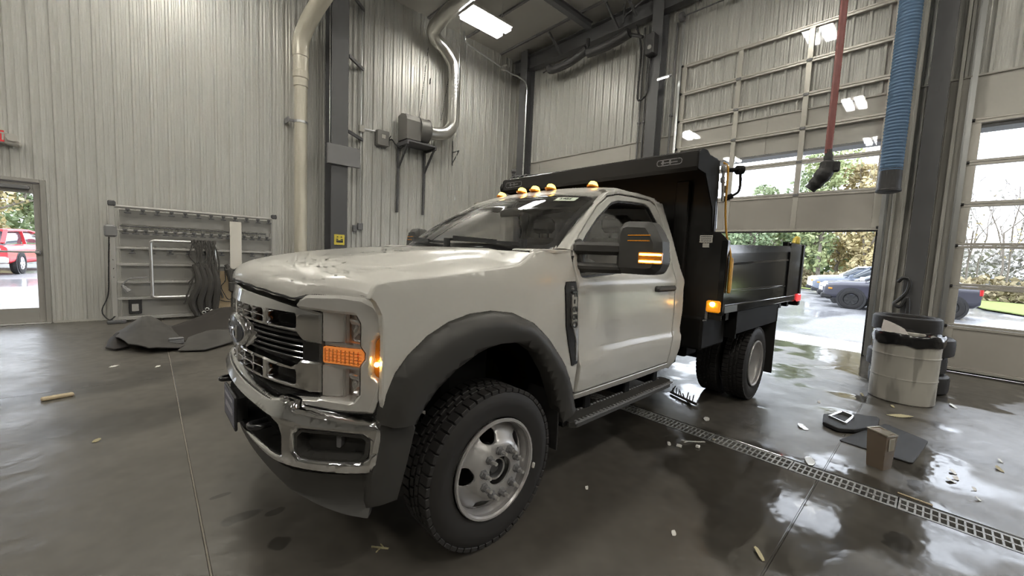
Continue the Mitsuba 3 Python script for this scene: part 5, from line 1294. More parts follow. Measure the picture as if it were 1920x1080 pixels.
def wheel(u, v, s, name, phase=0.6, dual=False):
    Mw = axes((u, s * v, 0.410), (1, 0, 0), (0, 0, s), (0, s, 0)) if s > 0 else axes((u, -v, 0.410), (1, 0, 0), (0, 0, 1), (0, -1, 0))
    t = TIRE.copy(); t.apply_translation([0, 0, -0.105]); t.apply_transform(Mw)
    if t.volume < 0: t.invert()
    k = tadd(name, t, 'm_tire', 30)
    if not dual:
        bar_, d = rim_front(phase)
        for q, n in ((bar_, 'rim'), (d, 'disc')):
            q = q.copy(); q.apply_transform(Mw)
            tadd(n, q, 'm_rim', 40, parent=k, label='silver steel rim' if n == 'rim' else None)
        for i in range(10):
            a = 2 * math.pi * i / 10 + 0.2
            c = np.array([0.112 * math.cos(a), 0.112 * math.sin(a), 0])
            n_ = lathe([(0, 0.03), (0.022, 0.03), (0.022, 0.040), (0.0165, 0.042), (0.0165, 0.062), (0, 0.062)], 6); n_.apply_translation(c); n_.apply_transform(Mw)
            st = rod((c[0], c[1], 0.06), (c[0], c[1], 0.088), 0.0085, 8); st.apply_transform(Mw)
            nk = tadd('lug_nut', n_, 'm_steel_grey', False, parent=k)
            tadd('stud', st, 'm_alu', 40, parent=k)
        hub = cat([lathe([(0.066, -0.10), (0.066, -0.006), (0.058, 0.0), (0.046, 0.0), (0.044, -0.03), (0.0, -0.03)], 28), lathe([(0.03, -0.03), (0.028, -0.012), (0, -0.012)], 16), lathe([(0.09, -0.12), (0.09, -0.07), (0.066, -0.07)], 24)])
        hub.apply_transform(Mw); tadd('hub', hub, 'm_steel_dark', 40, parent=k)
        lock = lathe([(0.048, 0.0), (0.050, 0.006), (0.054, 0.006), (0.054, 0.0)], 24); lock.apply_transform(Mw); tadd('hub_ring', lock, 'm_alu', 40, parent=k)
        w = box(-0.276, -0.262, -0.015, 0.015, 0.010, 0.026, 0.004); w.apply_transform(Mw @ xf(0.25)); tadd('wheel_weight', w, 'm_label_white', False, parent=k)
        drum = lathe([(0, -0.16), (0.19, -0.16), (0.19, -0.13), (0.0, -0.12)], 32); drum.apply_transform(Mw); tadd('brake', drum, 'm_chassis', 40, parent=k)
    else:
        bar_ = lathe([(0.236, 0.004), (0.243, 0.014), (0.253, 0.014), (0.257, 0.006), (0.254, -0.004), (0.244, -0.012), (0.235, -0.03), (0.222, -0.06), (0.216, -0.20), (0.222, -0.20), (0.240, -0.03), (0.236, 0.004)], 40)
        d = disc_with_holes([(0.0, -0.150), (0.12, -0.150), (0.15, -0.145), (0.19, -0.115), (0.218, -0.10)], 0.175, 5, 0.028, 0.3, 1.4, 0.07)
        for q, n in ((bar_, 'rim'), (d, 'disc')):
            q = q.copy(); q.apply_transform(Mw); tadd(n, q, 'm_rim', 40, parent=k)
        hub = lathe([(0.068, -0.2), (0.066, -0.07), (0.05, -0.055), (0, -0.055)], 24); hub.apply_transform(Mw); tadd('hub', hub, 'm_steel_dark', 40, parent=k)
        t2 = TIRE.copy(); t2.apply_translation([0, 0, -0.105 - 0.272]); t2.apply_transform(Mw)
        if t2.volume < 0: t2.invert()
        tadd('inner_tire', t2, 'm_tire', 30, parent=k)
for s in (1, -1):
    wheel(0.022, 0.972, s, 'front_wheel', 0.05)
    wheel(-3.66, 1.15, s, 'rear_wheel', dual=True)

# --- chassis
tadd('frame_rail', cat([box(-5.0, 0.85, 0.40, 0.46, 0.60, 0.80, 0.008), box(-5.0, 0.85, 0.38, 0.46, 0.60, 0.612), box(-5.0, 0.85, 0.38, 0.46, 0.79, 0.80)]), 'm_chassis', False, both=True)
tadd('front_axle', cat([rod((0.045, -0.85, 0.41), (0.045, 0.85, 0.41), 0.055, 14), trimesh.creation.icosphere(2, 0.17).apply_translation([0.045, -0.25, 0.42]), box(-0.1, 0.2, 0.55, 0.75, 0.5, 1.05, 0.03), box(-0.1, 0.2, -0.75, -0.55, 0.5, 1.05, 0.03), rod((0.15, -0.8, 0.5), (0.15, 0.8, 0.5), 0.02, 8)]), 'm_chassis', 40)
tadd('rear_axle', cat([rod((-3.66, -0.95, 0.41), (-3.66, 0.95, 0.41), 0.075, 14), trimesh.creation.icosphere(2, 0.22).apply_translation([-3.66, 0, 0.42])]), 'm_chassis', 40)
tadd('driveline', cat([rod((-0.9, 0, 0.6), (-3.5, 0, 0.45), 0.05, 12), box(-1.0, 0.5, -0.36, 0.36, 0.50, 0.95, 0.05), rod((-0.6, -0.3, 0.5), (-2.6, -0.3, 0.55), 0.045, 10)]), 'm_chassis', 40)
for q in ((-2.3, -2.2, -0.4, 0.4, 0.6, 0.78), (-3.0, -2.9, -0.4, 0.4, 0.6, 0.78), (-4.6, -4.5, -0.4, 0.4, 0.6, 0.78), (0.70, 0.80, -0.5, 0.5, 0.45, 0.75)): tadd('crossmember', box(*q), 'm_chassis', False)
tadd('fuel_tank', cat([box(-1.95, -1.1, 0.48, 0.80, 0.56, 0.80, 0.04), box(-2.12, -1.9, 0.50, 0.93, 0.60, 0.72, 0.02), rod((-2.02, 0.85, 0.63), (-2.02, 0.85, 0.95), 0.03, 8)]), 'm_chassis', False)
tadd('fuel_tank', box(-2.9, -2.1, 0.47, 0.62, 0.66, 0.95, 0.03), 'm_chassis', False)
rb = extrude(rpoly([(-0.56, 0.865), (-0.56, 0.975), (-0.60, 1.005), (-1.86, 1.005), (-1.945, 0.96), (-1.965, 0.90), (-1.94, 0.865)], 0.02), 0.035)
rb.apply_translation([0, 0, 0.462])
rk, _ = tadd('running_board', rb, 'm_flare', 30, both=True)
teeth = []
for k in range(34):
    u = -0.60 - 0.0385 * k
    teeth.append(box(u - 0.013, u + 0.006, 0.984, 1.004, 0.495, 0.503, 0.002)); teeth.append(box(u - 0.013, u + 0.006, 0.880, 0.895, 0.495, 0.503, 0.002))
tadd('grip_edge', cat(teeth + [box(-1.90, -0.58, 1.001, 1.008, 0.488, 0.499)]), 'm_steel_grey', False, parent=rk, label='serrated grip edges')
for u in (-0.85, -1.35, -1.80): tadd('board_bracket', box(u - 0.04, u + 0.04, 0.70, 0.90, 0.47, 0.62, 0.01), 'm_chassis', False, both=True)
for uu, v0, v1, z0, z1 in ((-0.44, 0.72, 0.985, 0.36, 0.80), (-4.19, 0.62, 1.20, 0.215, 1.02)):
    tadd('mud_flap', box(uu - 0.008, uu + 0.004, v0, v1, z0, z1, 0.003), 'm_rubber', False, both=True)

# --- dump bed
tadd('wheel_fender', cat([box(-4.24, -2.75, 0.48, 1.195, 0.842, 0.868, 0.006), box(-4.24, -2.75, 1.180, 1.195, 0.842, 1.06, 0.004), box(-2.78, -2.75, 0.48, 1.19, 0.80, 1.06), box(-4.24, -4.21, 0.48, 1.19, 0.80, 1.06)]), 'm_chassis', False, both=True)
tadd('tank_box', cat([box(-2.74, -2.18, 0.48, 1.10, 0.74, 1.03, 0.02), box(-2.5, -2.25, 0.50, 0.95, 0.64, 0.76, 0.02)]), 'm_chassis', False, both=True)
db = thing('dump_truck__dump_bed', None, None) if False else tk
rail_z = lambda u: 1.655 + (1.775 - 1.655) * np.clip((-2.25 - u) / 2.75, 0, 1)
hb = Polygon([(-1.235, 1.02), (1.235, 1.02), (1.235, 1.69), (1.175, 1.752), (1.122, 1.762), (1.105, 2.345), (-1.105, 2.345), (-1.122, 1.762), (-1.175, 1.752), (-1.235, 1.69)])
m = extrude(hb, 0.012); m.apply_transform(axes((-2.215, 0, 0), (0, 1, 0), (0, 0, 1), (1, 0, 0)))
hbk = tadd('headboard', m, 'm_body_black', False, label='tall black headboard')
for v in (-0.85, 0.85): tadd('rib', box(-2.205, -2.15, v - 0.06, v + 0.06, 1.04, 2.20, 0.01), 'm_body_black', False, parent=hbk)
sp = box(-2.2035, -2.202, 1.01, 1.115, 1.668, 1.732); s2 = box(-2.2035, -2.202, 1.038, 1.092, 1.628, 1.664)
tadd('label_plate', cat([sp, s2]), 'm_label_white', False, parent=hbk, label='small white notice')
tadd('print', cat([box(-2.2022, -2.2012, 1.016, 1.109, 1.715, 1.722)] + [box(-2.2022, -2.2012, 1.02, 1.105, z, z + 0.004) for z in (1.70, 1.69, 1.68)]), 'm_grey_plastic', False, parent=hbk)
lip = extrude(Polygon([(-1.83, 2.205), (-1.80, 2.23), (-1.80, 2.345), (-1.83, 2.362), (-2.215, 2.362), (-2.215, 2.345), (-1.85, 2.343), (-1.825, 2.33), (-1.825, 2.24), (-1.84, 2.22)]), 2.20)
lip.apply_transform(axes((0, 1.10, 0), (1, 0, 0), (0, 0, 1), (0, -1, 0)))
sk = tadd('cab_shield', lip, 'm_body_black', False, label='black shield over the cab roof')
cheek = extrude(rpoly([(-1.80, 2.21), (-1.80, 2.335), (-1.86, 2.372), (-1.95, 2.378), (-2.02, 2.352), (-2.23, 2.345), (-2.26, 1.765), (-2.19, 1.765), (-2.15, 1.95), (-1.95, 2.20)], 0.01), 0.012)
cheek.apply_transform(axes((0, 1.112, 0), (1, 0, 0), (0, 0, 1), (0, -1, 0)))
tadd('cheek_plate', cheek, 'm_chassis', False, both=True)
lg = rrect(0.775, 0.985, 2.262, 2.312, 0.022)
P('m_logo', (0.17, 0.17, 0.18), rough=0.4)
for poly_ in (lg, rrect(-1.06, -0.80, 2.255, 2.315, 0.022)):
    q = extrude(poly_.difference(poly_.buffer(-0.006)), 0.003); q.apply_transform(axes((-1.802, 0, 0), (0, 1, 0), (0, 0, 1), (1, 0, 0)))
    lgk = tadd('logo', q, 'm_logo', False, parent=sk, label='grey oval outline logo')
    cx = poly_.centroid
    q = cat([box(-1.80, -1.798, cx.x - 0.07, cx.x + 0.07, 2.281, 2.289), box(-1.80, -1.798, cx.x - 0.06, cx.x - 0.045, 2.272, 2.304), box(-1.80, -1.798, cx.x + 0.0, cx.x + 0.014, 2.272, 2.304)])
    tadd('logo', q, 'm_logo', False, parent=sk)
def bed_side(a, b, w):
    return np.c_[a, 1.205 + w, b]
su = [-2.215, -5.02]
sidep = Polygon([(-2.215, 1.07), (-2.215, float(rail_z(-2.25))), (-4.33, float(rail_z(-4.33))), (-4.33, 1.795), (-5.04, 1.795), (-5.10, 1.06), (-4.9, 1.045), (-4.3, 1.075)])
m = tpanel(sidep, 0.05, bed_side, du=0.4)
bsk = tadd('bed_side', m, 'm_bed_black', False, both=True)
def long_bar(za, zb, va, vb, u0=-2.26, u1=-4.40):
    v, f = [], []
    dz = (rail_z(u1) - rail_z(u0))
    for u, d in ((u0, 0), (u1, float(dz))):
        v += [[u, va, za + d], [u, vb, za + d], [u, vb - 0.012, zb + d], [u, va, zb + d]]
    f = [[0, 1, 5], [0, 5, 4], [1, 2, 6], [1, 6, 5], [2, 3, 7], [2, 7, 6], [3, 0, 4], [3, 4, 7], [0, 2, 1], [0, 3, 2], [4, 5, 6], [4, 6, 7]]
    m = trimesh.Trimesh(v, f, process=False)
    if m.volume < 0: m.invert()
    return m
extras = [long_bar(1.585, 1.655, 1.20, 1.232), long_bar(1.48, 1.50, 1.20, 1.222)]
for s in (1, -1):
    for q in extras:
        q = q.copy()
        if s < 0: q.apply_transform(MIR); q.invert()
        tadd('side_rail', q, 'm_bed_black', False, parent=bsk[0 if s > 0 else 1])
    lo = box(-5.04, -2.26, s * 1.20, s * 1.224, 1.07, 1.14, 0.006); lo2 = box(-4.4, -2.28, s * 1.20, s * 1.212, 1.255, 1.275, 0.004)
    tadd('side_rail', lo, 'm_bed_black', False, parent=bsk[0 if s > 0 else 1]); tadd('side_rail', lo2, 'm_bed_black', False, parent=bsk[0 if s > 0 else 1])
    for pst in (box(-2.262, -2.20, s * 1.19, s * 1.238, 1.06, 1.69, 0.006), box(-5.05, -4.42, s * 1.20, s * 1.222, 1.08, 1.79, 0.006)): tadd('corner_post', pst, 'm_bed_black', False, parent=bsk[0 if s > 0 else 1])
tadd('bed_floor', cat([box(-5.02, -2.22, -1.16, 1.16, 1.07, 1.10), box(-5.0, -2.25, -0.46, -0.34, 0.82, 1.07), box(-5.0, -2.25, 0.34, 0.46, 0.82, 1.07)] + [box(u - 0.04, u + 0.04, -1.15, 1.15, 0.98, 1.07) for u in np.arange(-4.9, -2.3, 0.38)]), 'm_body_black', False)
tgk = tadd('tailgate', cat([box(-5.12, -5.06, -1.20, 1.20, 1.06, 1.78, 0.008), box(-5.15, -5.05, -1.22, -1.12, 1.0, 1.82, 0.01), box(-5.15, -5.05, 1.12, 1.235, 0.99, 1.80, 0.01)]), 'm_body_black', False)
tadd('latch', cat([tube(smooth_path([(-5.15, s * 1.16, z), (-5.20, s * 1.16, z + 0.04), (-5.22, s * 1.16, z), (-5.19, s * 1.16, z - 0.06)], 4), 0.012, 6) for s in (1, -1) for z in (1.70, 1.36, 1.12)]), 'm_chassis', 40, parent=tgk)
P('m_yellow_tag', (0.72, 0.56, 0.10), rough=0.6)
tadd('post_cap', cat([box(-5.02, -4.90, 1.14, 1.20, 1.795, 1.90, 0.02), rod((-4.72, 1.18, 1.795), (-4.78, 1.18, 1.86), 0.02, 8)]), 'm_yellow_tag', False, label='yellow tag on the rear corner')
# side and rear lamps
P('m_red_lens', (0.55, 0.02, 0.03), rough=0.2)
tadd('tail_lamp', cat([box(-5.14, -4.98, 1.215, 1.245, 1.05, 1.15, 0.012)]), 'm_red_lens', 30, emitter=glow(1.6, 0.10, 0.10), label='lit red lamp at the rear corner')
mkk = tadd('marker_lamp', box(-2.195, -2.16, 1.120, 1.232, 1.085, 1.185, 0.012), 'm_amber', 30, label='lit amber lamp at the front corner of the bed', emitter=glow(0.5, 0.17, 0.004))
q = trimesh.creation.icosphere(1, 0.022); q.apply_translation([-2.155, 1.175, 1.155]); tadd('bulb', q, 'm_lamp_amber', True, parent=mkk, emitter=glow(30, 16, 2.5))
tadd('lamp_bracket', cat([box(-2.20, -2.19, 1.11, 1.13, 1.02, 1.12), rod((-2.2, 0.88, 0.93), (-2.2, 1.12, 1.01), 0.008, 6)]), 'm_steel_grey', False)
tadd('reflector_patch', box(-2.62, -2.30, 1.224, 1.2265, 1.075, 1.135), 'm_liner_grey', False, label='pale reflective patch')
# tarp gear: roller, arms with crank, strap, yellow bow arm
tadd('tarp_roller', cat([rod((-2.05, -1.06, 2.40), (-2.05, 1.06, 2.38), 0.028, 10), rod((-1.86, -1.16, 2.27), (-1.86, -0.88, 2.27), 0.06, 14)]), 'm_body_black', 40)
tadd('tarp_hardware', cat([rod((-1.95, -1.10, 2.36), (-1.95, -1.10, 2.46), 0.02, 8), rod((-1.95, -1.10, 2.42), (-2.05, -0.72, 2.41), 0.012, 8), trimesh.creation.icosphere(1, 0.03).apply_translation([-1.95, -1.1, 2.475])] + [lathe([(0.028, 0), (0.04, 0.01), (0.028, 0.02)], 12).apply_transform(axes((-1.90, -1.06 + 0.07 * k, 2.37), (0, 0, 1), (1, 0, 0), (0, 1, 0))) for k in range(4)]), 'm_steel_dark', 40)
crank = cat([rod((-2.28, 1.13, 2.28), (-2.36, 1.215, 2.285), 0.018, 8), rod((-2.36, 1.205, 2.285), (-2.40, 1.235, 2.29), 0.036, 12), tube(smooth_path([(-2.385, 1.225, 2.27), (-2.385, 1.232, 2.18), (-2.38, 1.225, 2.11), (-2.36, 1.19, 2.075)], 5), 0.010, 8), tube([(-2.36, 1.19, 2.075), (-2.34, 1.12, 2.045)], 0.022, 8)])
tadd('tarp_crank', crank, 'm_chassis', 40, label='crank handle of the tarp')
tadd('tarp_spring', cat([rod((-2.26, 1.13, 2.31), (-2.28, 1.14, 2.02), 0.012, 8), box(-2.29, -2.24, 1.115, 1.16, 2.26, 2.32, 0.008), box(-2.30, -2.25, 1.115, 1.15, 2.17, 2.22, 0.008), rod((-2.29, 1.15, 2.15), (-2.29, 1.15, 2.09), 0.012, 8)]), 'm_alu', 40)
tadd('side_sheet', Polygon and tpanel(Polygon([(-2.24, 2.16), (-2.30, 2.10), (-2.34, 1.95), (-2.36, 1.80), (-2.25, 1.77)]), 0.006, lambda a, b, w: np.c_[a, 1.085 + w, b], du=0.2), 'm_liner_grey', False)
tadd('strap', tube(smooth_path([(-2.24, 1.135, 2.335), (-2.27, 1.165, 2.28), (-2.27, 1.17, 2.0), (-2.29, 1.19, 1.75), (-2.26, 1.25, 1.55), (-2.255, 1.256, 1.30)], 6), 0.008, 6), 'm_yellow_strap', 40, label='thin orange strap')
tadd('strap_end', cat([box(-2.30, -2.262, 1.238, 1.262, 1.25, 1.55, 0.008), box(-2.35, -2.31, 1.226, 1.25, 1.27, 1.53, 0.008)]), 'm_yellow_strap', False, label='yellow strap ends on the bed side')
tadd('front_hook', tube(smooth_path([(-4.05, 1.18, 1.06), (-4.16, 1.18, 1.065), (-4.24, 1.18, 1.04), (-4.28, 1.18, 1.06), (-4.26, 1.18, 1.10)], 4), 0.016, 6), 'm_chassis', 40)
# ------------------------------------------------------------------ tool rack against the ribbed wall
P('m_rack', (0.46, 0.45, 0.43), rough=0.4, metallic=0.35)
P('m_mesh_panel', (0.25, 0.245, 0.23), rough=0.7)
P('m_board_white', (0.66, 0.63, 0.57), rough=0.6)
P('m_cardboard', (0.40, 0.31, 0.20), rough=0.75)
P('m_harness', (0.045, 0.042, 0.038), rough=0.8)
YR = 9.68
rk_ = thing('tool_rack', 'pale metal rack with rails and hooks standing against the ribbed wall left of the truck', 'rack')
for nme, x0 in (('post', -0.42), ('post', 2.0)):
    p_ = add(rk_, nme, cat([box(x0 - 0.035, x0 + 0.035, YR - 0.03, YR + 0.03, 0.02, 2.03, 0.006)]), 'm_rack', False)
    add(p_, 'cap', box(x0 - 0.045, x0 + 0.055, YR - 0.045, YR + 0.04, 2.02, 2.11, 0.015), 'm_steel_dark', False)
    add(p_, 'foot', box(x0 - 0.10, x0 + 0.14, YR - 0.14, YR + 0.10, 0.0, 0.05, 0.01), 'm_steel_dark', False)
    add(p_, 'hole_plate', cat([rod((x0, YR - 0.032, z), (x0, YR - 0.029, z), 0.008, 8) for z in (0.8, 0.95, 1.1)]), 'm_black')
for z, h in ((2.02, 0.022), (1.62, 0.012), (1.31, 0.018), (1.02, 0.022), (0.71, 0.022), (0.42, 0.024), (0.07, 0.03)):
    add(rk_, 'rail', bar((-0.385, YR, z), (1.965, YR, z), 2 * h, 2 * h, b=0.006) if z != 2.02 else rod((-0.385, YR, z), (1.965, YR, z), 0.026, 12), 'm_rack', 40)
add(rk_, 'rail', rod((-0.33, YR + 0.03, 1.69), (1.86, YR + 0.03, 1.69), 0.009, 8), 'm_steel_dark')
for i, (z0, z1) in enumerate(((1.72, 1.97), (1.34, 1.60), (1.05, 1.29), (0.74, 1.0), (0.45, 0.69), (0.10, 0.40))):
    add(rk_, 'back_sheet', box(-0.33, 1.96, YR + 0.04, YR + 0.046, z0, z1), 'm_mesh_panel', False)
def hookm(x, z):
    return cat([box(x - 0.012, x + 0.012, YR - 0.055, YR - 0.01, z - 0.075, z - 0.005, 0.004), box(x - 0.045, x + 0.045, YR - 0.06, YR - 0.045, z - 0.085, z - 0.065, 0.005), box(x - 0.028, x + 0.028, YR - 0.06, YR - 0.03, z - 0.03, z - 0.004, 0.004)])
hd = mikit.ply(hookm(0, 0), 'm_steel_dark', smooth=False)
for k in range(12):
    add(rk_, 'hook', {**hd, 'to_world': T4().translate([-0.22 + 0.193 * k, 0, 1.995])}, None)
for k in range(17):
    add(rk_, 'hook', {**hd, 'to_world': T4().translate([-0.26 + 0.133 * k, 0, 1.64])}, None)
for k in range(9):
    add(rk_, 'hook', {**hd, 'to_world': T4().translate([-0.18 + 0.255 * k, 0, 1.30])}, None)
add(rk_, 'joint_box', box(-0.52, -0.36, YR - 0.06, YR + 0.05, 1.49, 1.70, 0.03), 'm_grey_plastic', False)
add(rk_, 'socket_box', box(-0.25, -0.08, YR - 0.02, YR + 0.035, 0.14, 0.42, 0.01), 'm_black', False)
add(rk_, 'socket_face', box(-0.21, -0.12, YR - 0.024, YR - 0.02, 0.19, 0.32, 0.004), 'm_rack', False)
one('white_board', box(1.225, 1.42, YR - 0.085, YR - 0.065, 0.96, 1.90, 0.003), 'm_board_white', 'tall white board leaning on the rack beside the truck hood', 'board', smooth=False)
one('cardboard_sheet', box(1.02, 1.24, YR - 0.10, YR - 0.088, 0.0, 0.92, 0.003), 'm_cardboard', 'tan cardboard sheet standing low in front of the rack behind the grille', 'cardboard', smooth=False)
one('cardboard_sheet', box(1.27, 1.42, YR - 0.105, YR - 0.09, 0.0, 0.88, 0.003), 'm_board_white', 'pale sheet standing on the floor right beside the tan cardboard', 'cardboard', smooth=False)
loop = [(0.07, YR - 0.12, 0.46)] + arc((0.12, YR - 0.12, 1.40), 0.06, math.pi, math.pi / 2, 5, (1, 0, 0), (0, 0, 1)) + arc((0.92, YR - 0.12, 1.40), 0.06, math.pi / 2, 0, 5, (1, 0, 0), (0, 0, 1)) + [(0.98, YR - 0.12, 0.5)] + arc((0.92, YR - 0.12, 0.50), 0.06, 0, -math.pi / 2, 5, (1, 0, 0), (0, 0, 1)) + arc((0.12, YR - 0.12, 0.50), 0.06, -math.pi / 2, -math.pi, 5, (1, 0, 0), (0, 0, 1))
one('tube_frame', tube(np.array(loop), 0.025, 12), 'm_alu', 'bent silver tube frame hung on the front of the rack', 'tube frame')
rngh = np.random.default_rng(21)
hs = []
for k in range(16):
    x0 = 0.62 + 0.024 * k
    z1 = rngh.uniform(0.25, 0.8)
    hs.append(tube(smooth_path([(x0, YR - 0.13, 1.46), (x0 + rngh.normal() * 0.02, YR - 0.19, 1.48), (x0 + rngh.normal() * 0.03 + 0.03, YR - 0.21, 1.2), (x0 + rngh.normal() * 0.06, YR - 0.2 - 0.05 * rngh.random(), 0.95), (x0 + rngh.normal() * 0.09, YR - 0.22, z1)], 5), rngh.uniform(0.008, 0.02), 6))
for k in range(4):
    x0 = 0.66 + 0.09 * k
    hs.append(tube(smooth_path([(x0, YR - 0.2, 1.05), (x0 + 0.06, YR - 0.24, 0.7), (x0 + 0.03 * k - 0.05, YR - 0.22, 0.35), (x0 + 0.02, YR - 0.22, 0.08)], 5), [0.03 + 0.035 * math.sin(q) for q in np.linspace(0.3, 3.0, 16)], 8))
hs.append(box(0.65, 1.0, YR - 0.24, YR - 0.17, 0.95, 1.08, 0.03))
t = thing('harness', 'dark bundle of straps and belts hanging over the tube frame on the rack', 'harness')
add(t, 'straps', cat(hs), 'm_harness', 40, kind='stuff')
add(t, 'buckle', cat([lathe([(0.02, 0), (0.035, 0.01), (0.02, 0.02)], 10).apply_transform(axes((x, YR - 0.27, z), (1, 0, 0), (0, 0, 1), (0, -1, 0))) for x, z in ((0.83, 0.20), (0.90, 0.16), (0.78, 0.14))]), 'm_alu', 40)
one('power_tool', cat([tube(smooth_path([(1.15, YR - 0.16, 1.05), (1.19, YR - 0.18, 0.95), (1.24, YR - 0.2, 0.72), (1.27, YR - 0.2, 0.58)], 5), [0.035] * 5 + [0.06] * 6 + [0.05] * 5, 10), box(1.18, 1.32, YR - 0.26, YR - 0.16, 0.52, 0.72, 0.02), rod((1.24, YR - 0.2, 0.52), (1.22, YR - 0.2, 0.05), 0.02, 8)]), 'm_harness', 'dark hand tool hanging beside the tan cardboard at the rack', 'tool')
one('black_cable', cat([tube(smooth_path([(1.12, YR - 0.17, 1.0), (1.13, YR - 0.2, 0.75), (1.06, YR - 0.2, 0.62), (1.12, YR - 0.2, 0.45), (1.18, YR - 0.18, 0.36), (1.3, YR - 0.18, 0.42)], 6), 0.008, 6), tube(smooth_path([(1.02, YR - 0.14, 0.36), (1.15, YR - 0.15, 0.32), (1.3, YR - 0.14, 0.35)], 6), 0.008, 6), tube(smooth_path([(1.25, YR - 0.16, 0.92), (1.38, YR - 0.16, 1.02), (1.45, YR - 0.15, 1.08)], 5), 0.012, 6)]), 'm_black', 'thin black cables looping around the cardboard at the rack', 'cable')
one('blow_gun', cat([tube([(-0.32, YR - 0.1, 0.66), (-0.24, YR - 0.12, 0.55)], [0.02, 0.05], 10), tube(smooth_path([(-0.32, YR - 0.1, 0.66), (-0.22, YR - 0.1, 0.78), (0.0, YR - 0.1, 0.80)], 5), 0.012, 6)]), 'm_grey_plastic', 'small grey funnel shaped tool hanging at the left post of the rack', 'tool')
one('hanging_cord', tube(smooth_path([(-0.46, YR, 1.5), (-0.48, YR + 0.02, 1.0), (-0.50, YR + 0.02, 0.5), (-0.58, YR, 0.22), (-0.5, YR - 0.02, 0.06), (-0.42, YR - 0.04, 0.12)], 6), 0.010, 6), 'm_black', 'thin dark cord hanging down beside the left post of the rack', 'cord')

# heap of folded rubber mats on the floor
def mat_pile(poly, hfun, seed, m, label, z0=0.0):
    def fn(a, b, w):
        h = hfun(a, b) + 0.05 * (meshkit.fbm(np.c_[a * 3.1, b * 1.5, a * 0 + seed], 3) - 0.4) * np.clip(hfun(a, b) * 8, 0, 1)
        return np.c_[a, b, z0 + np.maximum(h, 0.014) + w]
    q = panel(poly, 0.012, fn, du=0.05, dv=0.10)
    return one('rubber_mat', q, m, label, 'mat', smooth=50)
def matcol(p, n, uv):
    return mix((0.040, 0.038, 0.036), (0.075, 0.072, 0.068), fbm(p.x * 7, p.y * 5, p.z * 9, 3))
P('m_mat', proc(matcol), rough=0.75, spec=0.3)
P('m_mat_dark', (0.024, 0.021, 0.019), rough=0.7, spec=0.3)
g2 = lambda x, y, cx, cy, sx, sy: np.exp(-((x - cx) / sx) ** 2 - ((y - cy) / sy) ** 2)
mat_pile(Polygon([(-0.33, 7.5), (-0.36, 8.2), (-0.20, 8.7), (0.30, 8.8), (0.62, 8.3), (0.55, 7.3), (0.30, 6.85), (0.0, 6.80), (-0.20, 7.05)]), lambda x, y: 0.34 * g2(x, y, -0.02, 7.75, 0.30, 0.75) + 0.02, 3.0, 'm_mat', 'grey rubber mat heaped into a hump, leftmost of the heap in front of the rack')
mat_pile(Polygon([(0.22, 7.2), (0.25, 8.3), (0.75, 8.9), (1.20, 9.0), (1.35, 8.3), (1.20, 7.4), (0.75, 7.05)]), lambda x, y: 0.06 + 0.30 * g2(x, y, 1.0, 8.4, 0.42, 0.5) + 0.16 * g2(x, y, 0.5, 7.8, 0.35, 0.4), 7.0, 'm_mat_dark', 'dark brown black mat draped over the right half of the heap')
mat_pile(Polygon([(0.28, 6.75), (0.42, 7.25), (0.95, 7.35), (0.93, 6.95), (0.55, 6.62)]), lambda x, y: 0.035 + 0.12 * g2(x, y, 0.75, 7.3, 0.4, 0.25), 9.0, 'm_mat', 'flat grey mat corner pointing out of the front of the heap')
mat_pile(Polygon([(-0.42, 7.35), (-0.40, 7.75), (-0.25, 7.8), (-0.20, 7.3), (-0.32, 7.2)]), lambda x, y: 0.03 + 0.14 * g2(x, y, -0.30, 7.65, 0.1, 0.2), 12.0, 'm_mat_dark', 'small dark rubber scrap at the left end of the heap of mats')
one('cleaning_brush', cat([box(0.20, 0.36, 7.02, 7.09, 0.06, 0.12, 0.01), box(0.20, 0.36, 7.02, 7.09, 0.121, 0.145, 0.008)]), 'm_steel_grey', 'small grey block tucked into the heap of mats', 'block', smooth=False)

# ------------------------------------------------------------------ bin, tires and litter by the garage doors
def drum_col(p, n, uv):
    g = fbm(p.x * 6, p.y * 6, p.z * 2.2, 3)
    st = smoothstep(0.55, 0.72, fbm(p.x * 12 + 3, p.y * 12, p.z * 1.5, 3))
    return mix((0.36, 0.345, 0.31), (0.46, 0.445, 0.405), g) * (1 - 0.35 * st)
P('m_drum', proc(drum_col), rough=0.5, spec=0.35)
P('m_bag', (0.012, 0.012, 0.013), rough=0.16, spec=0.6)
BX, BY = 6.52, 0.185
t = thing('trash_drum', 'pale grey drum used as a trash bin with a black bag between the garage doors', 'bin')
add(t, 'drum', lathe([(0, 0.0), (0.272, 0.0), (0.285, 0.015), (0.285, 0.27), (0.291, 0.285), (0.285, 0.30), (0.287, 0.53), (0.294, 0.545), (0.287, 0.56), (0.290, 0.76), (0.280, 0.775), (0.270, 0.76), (0.265, 0.05), (0, 0.04)], 44), 'm_drum', 30, M=xf(0, (BX, BY, 0)))
bg, nb = [], 72
rngb = np.random.default_rng(4)
pr = [(0.255, 0.62), (0.268, 0.74), (0.285, 0.795), (0.303, 0.79), (0.308, 0.74), (0.304, 0.69), (0.300, 0.665)]
v, f = [], []
for i, (r, z) in enumerate(pr):
    for j in range(nb):
        a = 2 * math.pi * j / nb
        nz = meshkit.fbm(np.array([math.cos(a) * 5, math.sin(a) * 5, i * 0.8]), 3) - 0.45
        v.append([BX + (r + 0.030 * nz) * math.cos(a), BY + (r + 0.030 * nz) * math.sin(a), z + 0.05 * (meshkit.fbm(np.array([math.cos(a) * 3 + 9, math.sin(a) * 3, i * 0.3]), 3) - 0.45)])
